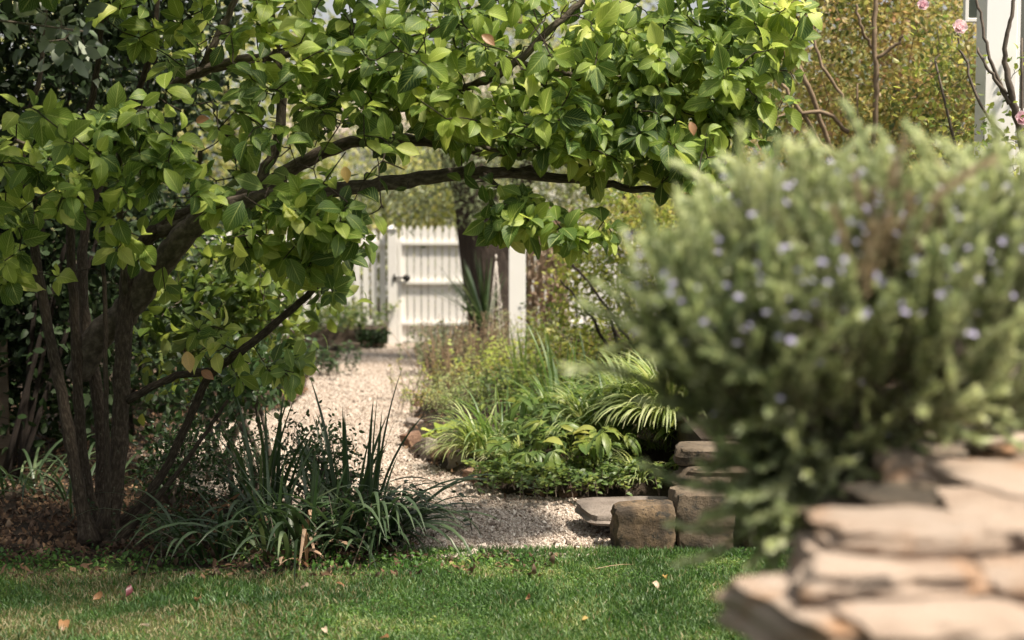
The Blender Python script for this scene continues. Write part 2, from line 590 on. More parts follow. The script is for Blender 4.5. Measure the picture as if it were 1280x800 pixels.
def prof_lance(s):
    return max(.01, .26 * math.sin(math.pi * s ** .8) ** .9) if 0 < s < 1 else .01


def prof_oval(s):
    return max(.02, .55 * math.sin(math.pi * s ** .9) ** .7) if 0 < s < 1 else .02


MAG_ROWS = [0, .12, .32, .55, .75, .89, 1]
T_MAG = [leaf_tmpl(prof_mag, MAG_ROWS, fold=f, curl=c, twist=t, wave=.05, seed=i, stalk=.12) for i, (f, c, t) in enumerate(
    [(.12, .15, 0), (.22, .3, .3), (.05, .45, -.3), (.3, .2, .15), (.1, .6, .4), (-.08, .3, -.5), (.18, .05, .2), (.38, .35, -.2)])]
T_OVAL = [leaf_tmpl(prof_oval, [0, .3, .7, 1], fold=f, curl=c, seed=i) for i, (f, c) in enumerate([(.15, .2), (.25, .4), (0, .1)])]
T_LANCE = [leaf_tmpl(prof_lance, [0, .3, .7, 1], fold=f, curl=c, seed=i) for i, (f, c) in enumerate([(.15, .2), (.25, .5), (0, .8)])]
T_QUAD = [Tmpl([(0, 0, 0), (.28, .45, .05), (0, 1, -.1), (-.28, .45, .05)], [(0, 1, 2, 3)], [(.5, 0), (1, .5), (.5, 1), (0, .5)]),
          Tmpl([(0, 0, 0), (.2, .4, .1), (0, 1, -.25), (-.24, .5, .06)], [(0, 1, 2), (0, 2, 3)], [(.5, 0), (1, .5), (.5, 1), (0, .5)])]


def scatter(geo, tmpls, pos, dirs, nrm, size, mat=0):
    k = len(pos)
    Rm = rot_frame(dirs, nrm)
    which = rng.integers(0, len(tmpls), k)
    for i, t in enumerate(tmpls):
        s = which == i
        geo.inst(t, pos[s], Rm[s], size[s], mat)


def rand_unit(k):
    return unit(rng.normal(size=(k, 3)))


def in_ell(k, c, r, shell=.33):
    d = rand_unit(k)
    return np.asarray(c) + d * (rng.random((k, 1)) ** shell) * np.asarray(r)


def pix_ell(px, py, Y, rx, ry, rY):
    return W(px, py, Y), np.array([rx / 1778 * Y, rY, ry / 1778 * Y])


def catmull(P, n=6):
    P = np.asarray(P, float)
    Q = np.vstack([2 * P[0] - P[1], P, 2 * P[-1] - P[-2]])
    out = []
    for i in range(1, len(Q) - 2):
        for t in np.arange(n) / n:
            a, b, c, d = Q[i - 1], Q[i], Q[i + 1], Q[i + 2]
            out.append(.5 * ((2 * b) + (-a + c) * t + (2 * a - 5 * b + 4 * c - d) * t * t + (-a + 3 * b - 3 * c + d) * t ** 3))
    out.append(Q[-2])
    return np.array(out)


def limb_from_px(L, wob=.002, n=6):
    """L: list of (px, py, Y, radius px) -> points, radii, gently irregular"""
    A = np.array([[*W(a[0], a[1], a[2]), a[3] / 1778 * a[2]] for a in L])
    B = catmull(A, n)
    B[1:-1, :3] += rng.normal(size=(len(B) - 2, 3)) * wob
    B[:, 3] *= 1 + rng.normal(size=len(B)) * .025
    return B[:, :3], np.maximum(B[:, 3], .002)


def grow(nodes, targets, step=.09, rk=.011, rmax=.014, sag=.12, rmin=.0022, sides=5):
    """attach every target to the nearest node with a bent twig; returns geo, tip directions"""
    g = Geo()
    cap = len(nodes) + int(len(targets) * 14) + 10
    P = np.zeros((cap, 3))
    P[:len(nodes)] = nodes
    n = len(nodes)
    d0 = np.array([np.min(np.sum((nodes - t) ** 2, 1)) for t in targets])
    order = np.argsort(d0)
    tips = np.zeros((len(targets), 3))
    for i in order:
        t = targets[i]
        dd = np.sum((P[:n] - t) ** 2, 1)
        j = int(np.argmin(dd))
        a = P[j]
        L = math.sqrt(dd[j])
        if L < .01:
            tips[i] = (0, 0, 1)
            continue
        m = max(2, int(L / step) + 1)
        s = np.linspace(0, 1, m + 1)[:, None]
        bend = rng.normal(size=3) * L * .12
        bend[2] += L * sag * (1 if rng.random() < .6 else -1)
        pts = a * (1 - s) + t * s + bend * (4 * s * (1 - s)) * .5
        pts[1:-1] += rng.normal(size=(m - 1, 3)) * .006
        r0 = min(rmax, max(rmin * 1.3, L * rk))
        g.tube(pts, np.linspace(r0, rmin, m + 1), sides, cap=False)
        tips[i] = unit((pts[-1] - pts[-2])[None])[0]
        k = m
        if n + k < cap:
            P[n:n + k] = pts[1:]
            n += k
    return g, tips


def pip(poly, x, y):
    poly = np.asarray(poly)
    ins = np.zeros(len(x), bool)
    j = len(poly) - 1
    for i in range(len(poly)):
        xi, yi, xj, yj = poly[i][0], poly[i][1], poly[j][0], poly[j][1]
        c = ((yi > y) != (yj > y)) & (x < (xj - xi) * (y - yi) / (yj - yi + 1e-12) + xi)
        ins ^= c
        j = i
    return ins


def edge_dist(poly, x, y):
    poly = np.asarray(poly)[:, :2]
    p = np.stack([x, y], 1)
    best = np.full(len(x), 1e9)
    for i in range(len(poly)):
        a, b = poly[i - 1], poly[i]
        ab = b - a
        t = np.clip(((p - a) @ ab) / (ab @ ab + 1e-12), 0, 1)
        best = np.minimum(best, np.linalg.norm(p - a - t[:, None] * ab, axis=1))
    return best


def sheet(name, poly, z, mat):
    vs = [Vector((p[0], p[1], z)) for p in poly]
    tris = tessellate_polygon([vs])
    g = Geo()
    tl = [t for t in tris]
    v = np.array([list(q) for q in vs])
    loops, sizes = [], []
    for t in tl:
        a, b, c = (v[i] for i in t)
        if np.cross(b - a, c - a)[2] < 0: t = (t[0], t[2], t[1])
        loops += list(t); sizes.append(3)
    g.add(v, loops, sizes)
    o = part(name, g.mesh(name, mat, False))
    o['kind'] = 'structure'
    return o


def smooth_poly(pts, n=6, jit=.0):
    P = np.array([p[:2] for p in pts])
    k = len(P)
    out = []
    for i in range(k):
        a, b, c, d = P[i - 1], P[i], P[(i + 1) % k], P[(i + 2) % k]
        for t in np.arange(n) / n:
            out.append(.5 * ((2 * b) + (-a + c) * t + (2 * a - 5 * b + 4 * c - d) * t * t + (-a + 3 * b - 3 * c + d) * t ** 3))
    out = np.array(out)
    return out + rng.normal(size=out.shape) * jit


# ------------------------------------------------------------------ ground
sheet('ground', [(-60, -20), (60, -20), (60, 200), (-60, 200)], 0.0, M['soil'])
path_px = [(205, 598), (330, 640), (470, 668), (522, 699), (640, 697), (775, 694), (800, 640), (745, 627), (640, 621), (563, 594), (510, 563),
           (513, 532), (541, 478), (528, 452), (545, 431), (480, 427), (432, 436), (402, 452), (384, 476), (376, 500), (325, 522), (255, 536), (205, 556)]
path_poly = smooth_poly([G(*p) for p in path_px], 5, .012)
sheet('gravel_path', path_poly, .008, M['gravel'])
lawn_px = [(-120, 704), (60, 702), (200, 706), (330, 716), (440, 712), (530, 699), (640, 696), (775, 694), (930, 692), (1050, 690), (1200, 690)]
lawn_poly = [tuple(G(*p)[:2]) for p in lawn_px] + [(3.2, 3.2), (3.2, -3), (-5, -3), (-5, 6)]
lawn_poly = np.array(lawn_poly)
sheet('lawn', lawn_poly, .004, M['turf'])

bed_px = [(545, 431), (528, 452), (541, 478), (513, 532), (510, 563), (563, 594), (640, 621), (745, 627), (800, 618), (860, 606)]
bed_poly = np.array([tuple(G(*p)[:2]) for p in bed_px] + [(4.5, 7.9), (4.5, 17.6), (-.2, 17.8)])


def bed_height(x, y):
    d = edge_dist(bed_poly, x, y)
    return .012 + .14 * np.clip(d / .6, 0, 1) ** .7


def bed_mesh():
    st = .08
    xs = np.arange(-1.6, 4.6, st)
    ys = np.arange(7.4, 18.1, st)
    X, Y = np.meshgrid(xs, ys, indexing='ij')
    ins = pip(bed_poly, X.ravel(), Y.ravel()).reshape(X.shape)
    Z = np.where(ins, bed_height(X.ravel(), Y.ravel()).reshape(X.shape) + rng.normal(size=X.shape) * .008, -.02)
    nx, ny = X.shape
    v = np.stack([X, Y, Z], -1).reshape(-1, 3)
    i, j = np.meshgrid(np.arange(nx - 1), np.arange(ny - 1), indexing='ij')
    keep = ins[:-1, :-1] | ins[1:, :-1] | ins[:-1, 1:] | ins[1:, 1:]
    i, j = i[keep], j[keep]
    q = np.stack([i * ny + j, (i + 1) * ny + j, (i + 1) * ny + j + 1, i * ny + j + 1], -1).ravel()
    g = Geo()
    g.add(v, q, np.full(len(i), 4))
    o = part('garden_bed_soil', g.mesh('garden_bed_soil', M['soil']))
    o['kind'] = 'structure'


bed_mesh()

# pebbles: real stones near, sparser far
PEB = []
for k in range(5):
    r_ = np.random.default_rng(k)
    v = np.array([(1, 0, 0), (-1, 0, 0), (0, 1, 0), (0, -1, 0), (0, 0, .7), (0, 0, -.6)], float) * (1 + r_.normal(size=(6, 1)) * .22)
    v[:, :2] += r_.normal(size=(6, 2)) * .12
    PEB.append(Tmpl(v, [(0, 2, 4), (2, 1, 4), (1, 3, 4), (3, 0, 4), (2, 0, 5), (1, 2, 5), (3, 1, 5), (0, 3, 5)]))


def pebbles():
    g = Geo()
    n = 150000
    u = rng.random(n)
    Y = 6.2 + (18.2 - 6.2) * u ** 1.7
    X = (rng.random(n) * (3.6) - 2.9) * 1.0
    ok = pip(path_poly, X, Y)
    X, Y = X[ok], Y[ok]
    k = len(X)
    s = rng.uniform(.0035, .0095, k) * (1 + (rng.random(k) > .96) * rng.uniform(.4, 1.3, k))
    P = np.stack([X, Y, .008 + s * rng.uniform(.1, .7, k)], 1)
    scatter(g, PEB, P, rand_unit(k), rand_unit(k), s)
    # strays spilling over the edges
    n = 2500
    i = rng.integers(0, len(path_poly), n)
    E = path_poly[i] + rng.normal(size=(n, 2)) * .06
    s = rng.uniform(.004, .009, n)
    scatter(g, PEB, np.column_stack([E, .006 + s * .4]), rand_unit(n), rand_unit(n), s)
    tag(part('gravel', g.mesh('gravel', M['pebble'], False)), 'loose pale beige gravel stones lying on the winding path', 'gravel', kind='stuff')


pebbles()

# lawn blades
T_BLADE = [Tmpl([(-.06, 0, 0), (.06, 0, 0), (.045, .55, .06), (-.045, .55, .06), (0, 1, .25 * k)], [(0, 1, 2, 3), (3, 2, 4)],
                [(0, 0), (1, 0), (1, .5), (0, .5), (.5, 1)]) for k in (.5, 1.3, 2.2)]


def noise2(x, y, f, ph=0.0):
    return .5 + .25 * (np.sin(x * f + ph + 1.7 * np.sin(y * f * .7 + ph)) + np.sin(y * f * 1.3 + 2.1 + ph + 1.3 * np.sin(x * f * .9)))


def lawn_grass():
    g = Geo()
    n = 210000
    Y = rng.uniform(4.6, 6.55, n)
    X = rng.uniform(-2.7, 2.2, n)
    d = edge_dist(lawn_poly, X, Y)
    ok = pip(lawn_poly, X, Y) | (d < .05)
    h_noise = noise2(X, Y, 5.0)  # patchy noise that varies the blade height
    thin = np.clip((-.6 - X) / 1.2, 0, .5) + np.where(Y > 6.05, np.clip((-.3 - X), 0, .55), 0)
    ok &= rng.random(n) > thin
    X, Y, h_noise = X[ok], Y[ok], h_noise[ok]
    k = len(X)
    h = rng.uniform(.014, .034, k) * (.75 + .5 * h_noise)
    P = np.stack([X, Y, np.full(k, .003)], 1)
    d_ = np.stack([rng.normal(size=k) * .45, rng.normal(size=k) * .45, np.ones(k)], 1)
    nr = np.stack([rng.normal(size=k), rng.normal(size=k), np.zeros(k)], 1)
    dry = rng.random(k) < np.clip(.05 + .75 * (np.clip((-.4 - X) / 1.2, 0, 1)) * (noise2(X, Y, 7, 2) > .42), 0, .6)
    for mask, m in ((~dry, 0), (dry, 1)):
        sz = np.stack([h[mask] * rng.uniform(1.0, 1.9, mask.sum()), h[mask], h[mask]], 1)
        Rm = rot_frame(d_[mask], nr[mask])
        w = rng.integers(0, 3, mask.sum())
        for i, t in enumerate(T_BLADE):
            s = w == i
            g.inst(t, P[mask][s], Rm[s], sz[s], m)
    # longer tufts missed by the mower along the stones and the gravel
    k = 5200
    X = rng.uniform(-.5, 1.9, k); Y = np.where(X > .45, 6.375, 6.40) + rng.normal(size=k) * .028
    keep_ = noise2(X, Y, 9, 1) > .35
    X, Y = X[keep_], Y[keep_]; k = len(X)
    hh = rng.uniform(.02, .05, k)
    g.inst(T_BLADE[1], np.stack([X, Y, np.full(k, .002)], 1), rot_frame(np.stack([rng.normal(size=k) * .4, rng.normal(size=k) * .4, np.ones(k)], 1), rand_unit(k)), np.stack([hh, hh, hh], 1), 0)
    # clover-like small leaves
    k = 20000
    Y = rng.uniform(4.7, 6.5, k); X = rng.uniform(-2.4, 1.9, k)
    ok = pip(lawn_poly, X, Y) & (noise2(X, Y, 3.3, 4) > .5) & (rng.random(k) > np.clip((-.5 - X), 0, .7))
    X, Y = X[ok], Y[ok]; k = len(X)
    P = np.stack([X, Y, rng.uniform(.015, .03, k)], 1)
    scatter(g, T_QUAD, P, np.stack([rng.normal(size=k), rng.normal(size=k), rng.normal(size=k) * .3], 1), np.tile([0, 0, 1.], (k, 1)) + rng.normal(size=(k, 3)) * .3, rng.uniform(.010, .018, k), 0)
    tag(part('lawn_grass', g.mesh('lawn_grass', [M['grass'], M['grass_dry']])), 'short mown green grass with yellowing patches in front of the path', 'grass', kind='stuff')


lawn_grass()

# far beyond the path everything is low green cover
T_LIT = [leaf_tmpl(prof_oval if i % 3 else prof_lance, [0, .25, .5, .8, 1], fold=f, curl=c, twist=tw_, wave=.2, seed=i) for i, (f, c, tw_) in enumerate(
    [(.5, .8, .6), (-.3, -.7, .9), (.2, 1.2, -.8), (.6, -.2, 1.4), (.1, .5, -1.2), (-.5, .9, .3)])]
# leaf litter & bark chips under the tree and left of the path
def litter():
    g = Geo()
    n = 26000
    Y = 5.95 + 10 * rng.random(n) ** 1.8
    X = -4.2 + 4.4 * rng.random(n)
    ok = ~pip(path_poly, X, Y) & ~((Y < 6.25) & (rng.random(n) < .8)) & ~pip(bed_poly, X, Y)
    X, Y = X[ok], Y[ok]; k = len(X)
    P = np.stack([X, Y, rng.uniform(.004, .03, k)], 1)
    nr = np.stack([rng.normal(size=k) * .5, rng.normal(size=k) * .5, np.ones(k)], 1)
    d = np.stack([rng.normal(size=k), rng.normal(size=k), rng.normal(size=k) * .3], 1)
    scatter(g, T_LIT, P, d, nr, rng.uniform(.02, .06, k))
    tag(part('leaf_litter', g.mesh('leaf_litter', M['litter'])), 'brown dead leaves and bark chips covering the soil under the trees', 'leaf litter', kind='stuff')
    g = Geo()
    k = 1500
    i = rng.integers(0, len(path_poly), k)
    E_ = path_poly[i] + rng.normal(size=(k, 2)) * np.where(rng.random((k, 1)) < .8, .10, .5)
    E_ = E_[pip(path_poly, E_[:, 0], E_[:, 1])]; k = len(E_)
    P = np.column_stack([E_, rng.uniform(.014, .028, k)])
    scatter(g, T_LIT, P, np.stack([rng.normal(size=k), rng.normal(size=k), rng.normal(size=k) * .3], 1), np.tile([0, 0, 1.], (k, 1)) + rng.normal(size=(k, 3)) * .4, rng.uniform(.01, .035, k))
    tag(part('path_litter', g.mesh('path_litter', M['litter'])), 'small dead leaves scattered over the gravel and along its edges', 'leaf litter', kind='stuff')
    g = Geo()
    k = 9000
    X = rng.uniform(-1.2, 3.5, k); Y = rng.uniform(7.7, 17.5, k)
    ok = pip(bed_poly, X, Y); X, Y = X[ok], Y[ok]; k = len(X)
    P = np.stack([X, Y, bed_height(X, Y) + .01], 1)
    scatter(g, T_LIT, P, np.stack([rng.normal(size=k), rng.normal(size=k), rng.normal(size=k) * .3], 1), np.tile([0, 0, 1.], (k, 1)) + rng.normal(size=(k, 3)) * .4, rng.uniform(.02, .05, k))
    tag(part('mulch', g.mesh('mulch', M['litter'])), 'brown leaf mulch between the plants of the right bed', 'mulch', kind='stuff')


litter()


# ------------------------------------------------------------------ stones
def stone_mesh(name, size, mat, seed, rough=.14, flat=.5, cuts=6, pow_=8.0, facets=9):
    """quarried block: rounded box with chipped planes and layered sides, base at z=0"""
    r = np.random.default_rng(seed)
    bm = bmesh.new()
    bmesh.ops.create_cube(bm, size=2)
    bmesh.ops.subdivide_edges(bm, edges=bm.edges[:], cuts=cuts, use_grid_fill=True)
    K = r.normal(size=(6, 3)) * 2.2
    ph = r.random((6, 3)) * 6.28
    tx = r.normal(size=5) * .08
    pn = unit(r.normal(size=(facets, 3)) * np.array([1, 1, .55]))
    pd = np.array([np.sum(np.abs(n)) * r.uniform(.74, .93) for n in pn])
    for v in bm.verts:
        p = np.array(v.co)
        nrm = (np.sum(np.abs(p) ** pow_)) ** (1 / pow_)
        p = p / nrm
        for n, d in zip(pn, pd):
            e = p.dot(n) - d
            if e > 0: p = p - n * e
        dis = sum(np.sin(K[i].dot(p) + ph[i][0]) for i in range(6)) / 6
        p = p * (1 + rough * dis * .7) + r.normal(size=3) * rough * .22
        strata = math.sin(p[2] * 7 + ph[0][1] + p[0]) * rough * .3
        p[0] *= 1 + tx[0] * p[2] + tx[1] * p[1] + strata
        p[1] *= 1 + tx[2] * p[0] + strata
        p[2] *= 1 + tx[3] * p[0] + tx[4] * p[1]
        v.co = (p[0] * size[0] / 2, p[1] * size[1] / 2, (p[2] + 1) * size[2] / 2)
    me = bpy.data.meshes.new(name)
    bm.to_mesh(me)
    bm.free()
    me.polygons.foreach_set('use_smooth', [True] * len(me.polygons))
    me.set_sharp_from_angle(angle=R(32))
    me.materials.append(mat)
    return me


def put_stone(parent, c, size, mat, seed, rz=0, tilt=(0, 0), name='stone', **kw):
    me = stone_mesh(name, size, mat, seed, **kw)
    o = part(name, me, parent, local=True)
    o.location = Vector([float(a) for a in c]) - (parent.location if parent else Vector((0, 0, 0)))
    o.rotation_euler = (tilt[0], tilt[1], rz)
    return o


# near dry stone wall holding the terrace
wall = thing('dry_stone_wall', (.9, 2.2, 0), 'blurred pale sandstone dry wall under the rosemary, bottom right of the lawn', 'stone wall')


def near(px0, px1, ytop, ybot, Y, depth, mat='stone', seed=1, rz=0, tilt=(0, 0), **kw):
    """stone whose camera-facing side spans px0..px1 and ytop..ybot at depth Y"""
    a = W(px0, ytop, Y); b = W(px1, ybot, Y)
    w = b[0] - a[0]; h = a[2] - b[2]
    return put_stone(wall, ((a[0] + b[0]) / 2, Y + depth / 2, b[2]), (w, depth, h), M[mat], seed, rz, tilt, **kw)


near(1036, 1262, 664, 706, 1.88, .20, seed=3, rz=.05, rough=.14)
near(1236, 1440, 655, 700, 1.90, .28, seed=4, rz=-.10, rough=.22)
near(998, 1240, 718, 775, 1.78, .24, seed=5, rz=.03, rough=.22)
near(1236, 1450, 716, 772, 1.80, .28, seed=6, rz=-.06, tilt=(0, .03), rough=.22)
near(970, 1110, 784, 860, 1.70, .28, seed=17, rz=.28, rough=.22)
near(1100, 1330, 776, 860, 1.67, .34, seed=8, rough=.22)
near(1334, 1560, 776, 860, 1.68, .34, seed=9, rough=.22)
near(1112, 1246, 588, 640, 2.28, .20, seed=10, rz=-.25, tilt=(.05, .12), rough=.2)
near(1232, 1420, 612, 650, 2.10, .3, seed=11, rz=.12, rough=.22)
near(1258, 1400, 566, 606, 2.45, .24, seed=12, rz=.1, rough=.2)
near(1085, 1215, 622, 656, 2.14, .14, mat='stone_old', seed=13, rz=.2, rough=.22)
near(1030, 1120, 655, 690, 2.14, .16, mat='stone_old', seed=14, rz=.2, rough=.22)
# lower courses, below the picture, and the side that turns away along the terrace
sd_ = 30
for zc, h, x0, yy in ((.83, .12, .50, 1.70), (.68, .16, .46, 1.69), (.50, .18, .40, 1.66), (.30, .20, .39, 1.65), (.10, .20, .38, 1.64), (-.04, .16, .37, 1.64)):
    x = x0
    while x < 2.2:
        w = random.uniform(.26, .42)
        sd_ += 1
        put_stone(wall, (x + w / 2, yy + .18, zc), (w, .4, h + .01), M['stone'], sd_, random.uniform(-.05, .05), cuts=3)
        x += w * .97
    t = 0.0
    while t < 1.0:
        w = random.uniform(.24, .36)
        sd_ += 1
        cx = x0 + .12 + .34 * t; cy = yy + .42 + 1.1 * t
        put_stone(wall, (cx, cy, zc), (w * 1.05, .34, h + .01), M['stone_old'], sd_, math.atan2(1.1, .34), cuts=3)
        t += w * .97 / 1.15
for k in range(6):
    t = k / 6
    sd_ += 1
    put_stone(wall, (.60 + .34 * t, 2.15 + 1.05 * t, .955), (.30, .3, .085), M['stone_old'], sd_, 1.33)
g = Geo()
tp = [(.62, 2.05), (2.4, 1.95), (5, 1.95), (5, 6.8), (1.9, 6.5), (.96, 3.25)]
vs = [(x, y, z) for z in (0, 1.02) for (x, y) in tp]
n6 = len(tp)
loops = list(range(n6, 2 * n6)); sizes = [n6]
for i in range(n6):
    j = (i + 1) % n6
    loops += [i, j, j + n6, i + n6]; sizes.append(4)
g.add(vs, loops, sizes)
o = part('terrace_soil', g.mesh('terrace_soil', M['soil'], False)); o['kind'] = 'structure'

# low wall at the far edge of the lawn
low = thing('low_stone_wall', (.85, 6.7, 0), 'low weathered retaining wall of brown stone blocks where the lawn meets the gravel', 'stone wall')


def low_s(px0, px1, ytop, ybot, Y, depth, mat, seed, **kw):
    a = W(px0, ytop, Y); b = W(px1, ybot, Y)
    return put_stone(low, ((a[0] + b[0]) / 2, Y + depth / 2, b[2]), (b[0] - a[0], depth, a[2] - b[2]), M[mat], seed, **kw)


low_s(768, 847, 634, 692, 6.42, .17, 'stone_block', 51, pow_=14, rough=.08, cuts=8, facets=5)
low_s(846, 920, 618, 694, 6.46, .26, 'stone_old', 52, pow_=12, rough=.10, cuts=8, facets=5)
low_s(924, 1012, 612, 690, 6.52, .36, 'stone_old', 53, pow_=8, rough=.07, cuts=5)
low_s(1012, 1110, 610, 690, 6.52, .36, 'stone_old', 54, pow_=8, rough=.07, cuts=5)
low_s(1112, 1260, 610, 690, 6.52, .36, 'stone_old', 55, pow_=8, rough=.07, cuts=5)
low_s(730, 860, 642, 662, 6.66, .46, 'stone_slab', 56, pow_=7, rough=.06, cuts=5, rz=.12)
low_s(850, 962, 587, 614, 6.70, .3, 'stone_old', 57, pow_=7, rough=.06, cuts=5)
low_s(964, 1100, 584, 612, 6.74, .4, 'stone_old', 58, pow_=7, rough=.06, cuts=5)
low_s(848, 946, 561, 584, 6.80, .3, 'stone_old', 59, pow_=7, rough=.06, cuts=5)
low_s(948, 1090, 560, 583, 6.78, .4, 'stone_old', 60, pow_=7, rough=.06, cuts=5)
g = Geo()
g.box((2.6, 8.2, .21), (3.3, 2.2, .44))
o = part('upper_bed_soil', g.mesh('upper_bed_soil', M['soil'], False)); o['kind'] = 'structure'

# bed edging stones
edg = [((516, 560), (.13, .12, .11), 'rust_stone', 'rusty brown lump of stone at the corner of the planted bed'),
       ((534, 573), (.07, .16, .13), 'stone_slab', 'upright pale stone flake leaning at the bed corner'),
       ((553, 580), (.12, .14, .12), 'rust_stone', 'squat brown edging stone half under striped grass'),
       ((574, 590), (.15, .13, .12), 'stone_slab', 'broad grey-brown edging stone under the arching striped grass'),
       ((598, 604), (.15, .12, .09), 'rust_stone', 'brown edging stone between striped grass and broad leaves'),
       ((712, 626), (.10, .09, .06), 'rust_stone', 'small reddish stone at the foot of the broad-leaved plants'),
       ((516, 536), (.13, .12, .08), 'stone_slab', 'low edging stone beside the pale lime rosette'),
       ((527, 510), (.16, .12, .08), 'rust_stone', 'low brown edging stone on the path side, beyond the lime rosette')]
for i, (p, s, m, lab) in enumerate(edg):
    c = G(p[0], p[1])
    o = put_stone(None, (c[0], c[1] + .05, -.01), s, M[m], 70 + i, random.uniform(-.6, .6), (random.uniform(-.25, .25), random.uniform(-.3, .3)), name='edging_stone', rough=.16)
    tag(o, lab, 'stone', 'edging stones of the planted bed')
for i, (px, py, w, lab) in enumerate([(470, 432, .34, 'rough log edging at the foot of the gate post'), (438, 440, .36, 'mossy log edging curving along the far gravel'),
                                      (408, 452, .36, 'dark log edging nearest the tree side of the far path')]):
    c = G(px, py)
    o = put_stone(None, (c[0] - .05, c[1], -.01), (w, .16, .12), M['stone_old'], 90 + i, .9, name='edging_log', pow_=5)
    tag(o, lab, 'log', 'logs edging the far path')

# ------------------------------------------------------------------ picket fence, gate, posts
YF = 18.0


def picket_mesh(w, h, t=.02):
    g = Geo()
    o = [(-w / 2, 0), (w / 2, 0), (w / 2, h - w * .8), (w * .12, h), (-w * .12, h), (-w / 2, h - w * .8)]
    n = len(o)
    v = [(x, -t / 2, z) for x, z in o] + [(x, t / 2, z) for x, z in o]
    loops = list(range(n)) + list(range(2 * n - 1, n - 1, -1))
    sizes = [n, n]
    for i in range(n):
        j = (i + 1) % n
        loops += [i, i + n, j + n, j]; sizes.append(4)
    g.add(v, loops, sizes)
    return g.mesh('picket', M['white'], False)


def box_part(name, c, s, mat, parent, rz=0, bev=.003):
    g = Geo(); g.box((0, 0, 0), s)
    me = g.mesh(name, mat, False)
    o = part(name, me, parent, local=True)
    o.location = Vector(c) - (parent.location if parent else Vector((0, 0, 0)))
    o.rotation_euler.z = rz
    if bev:
        b = o.modifiers.new('bevel', 'BEVEL'); b.width = bev; b.segments = 1
    return o


zp = lambda py, Y: float(W(640, py, Y)[2])
xp = lambda px, Y: float((W(px, 350, Y))[0])
gate = thing('picket_gate', (xp(540, YF), YF, 0), 'white picket gate with black latch at the end of the gravel path', 'gate')
pk = picket_mesh(.077, zp(282, YF) - zp(427, YF))
x = xp(501, YF)
i = 0
while x < xp(625, YF):
    o = part('picket', pk, gate, local=True)
    o.location = (x + .036 - gate.location.x, random.uniform(-.002, .002), zp(427, YF) + random.uniform(-.006, .006))
    x += .089
for py in (304, 353, 404):
    box_part('rail', (xp(561, YF), YF - .035, zp(py, YF)), (xp(625, YF) - xp(497, YF), .04, .045), M['white'], gate)
box_part('stile', (xp(499, YF) + .01, YF - .032, (zp(300, YF) + zp(427, YF)) / 2), (.05, .045, zp(296, YF) - zp(427, YF)), M['white'], gate)
la = part('latch', (lambda g: (g.box((0, 0, 0), (.19, .02, .022)), g.box((-.085, 0, 0), (.018, .03, .09)), g.box((0.03, -.005, .0), (.02, .02, .05)), g.mesh('latch', M['black'], False))[-1])(Geo()), gate, local=True)
la.location = (xp(502, YF) - gate.location.x, -.075, zp(347, YF))
g = Geo()
g.tube([(0, -.03, 0), (0, 0, 0)], [.045, .04], 16)
lr = part('latch_ring', g.mesh('latch_ring', M['black']), la, local=True)
lr.location = (.075, -.01, 0)

gp = thing('gate_post', (xp(491, YF), YF, 0), 'square white post between the picket fence and the gate', 'post')
box_part('post', (xp(491, YF), YF - .01, zp(282, YF) / 2 - .02), (.115, .12, zp(284, YF) - .0), M['white'], gp)
g = Geo()
g.add([(-.08, -.08, 0), (.08, -.08, 0), (.08, .08, 0), (-.08, .08, 0), (0, 0, .05)], [3, 2, 1, 0, 0, 1, 4, 1, 2, 4, 2, 3, 4, 3, 0, 4], [4, 3, 3, 3, 3])
cp = part('cap', g.mesh('cap', M['white'], False), gp, local=True)
cp.location = (0, -.01, zp(284, YF) * 1.0 + zp(282, YF) * 0 - .03 + .012)

fn = thing('picket_fence', (xp(420, YF), YF + .05, 0), 'white picket fence left of the gate, half hidden by dark foliage', 'fence')
pk2 = picket_mesh(.07, zp(288, YF) - zp(408, YF))
x = xp(478, YF)
while x > xp(150, YF):
    o = part('picket', pk2, fn, local=True)
    o.location = (x - fn.location.x, random.uniform(-.002, .002), zp(408, YF))
    x -= .108
for py in (304, 403):
    box_part('rail', ((xp(483, YF) + xp(150, YF)) / 2, YF + .015, zp(py, YF)), (xp(483, YF) - xp(150, YF), .04, .065), M['white'], fn)
box_part('plinth_board', ((xp(483, YF) + xp(150, YF)) / 2, YF + .045, .10), (xp(483, YF) - xp(150, YF), .03, .2), M['wood'], fn)
fr = thing('picket_fence', (xp(700, YF + .4), YF + .4, 0), 'white picket fence running on behind the dark tree trunk, right of the gate', 'fence')
x = xp(632, YF)
while x < xp(900, YF):
    o = part('picket', pk2, fr, local=True)
    o.location = (x - fr.location.x, 0, zp(420, YF))
    x += .108
for py in (310, 408):
    box_part('rail', ((xp(632, YF) + xp(900, YF)) / 2, YF + .36, zp(py, YF)), (xp(900, YF) - xp(632, YF), .04, .065), M['white'], fr)

# planter with ivy before the fence
pl = thing('timber_planter', (xp(440, 17.4), 17.4, 0), 'low timber planter below the picket fence with ivy spilling over', 'planter')
for i in range(2):
    box_part('plank', (xp(425, 17.4), 17.3, .075 + i * .12), (1.1, .04, .112), M['wood'], pl)
box_part('plank', (xp(370, 17.4) - .05, 17.5, .13), (.04, .4, .24), M['wood'], pl)
g = Geo(); g.box((xp(425, 17.4), 17.5, .11), (1.05, .34, .2)); part('soil', g.mesh('soil', M['soil'], False), pl)

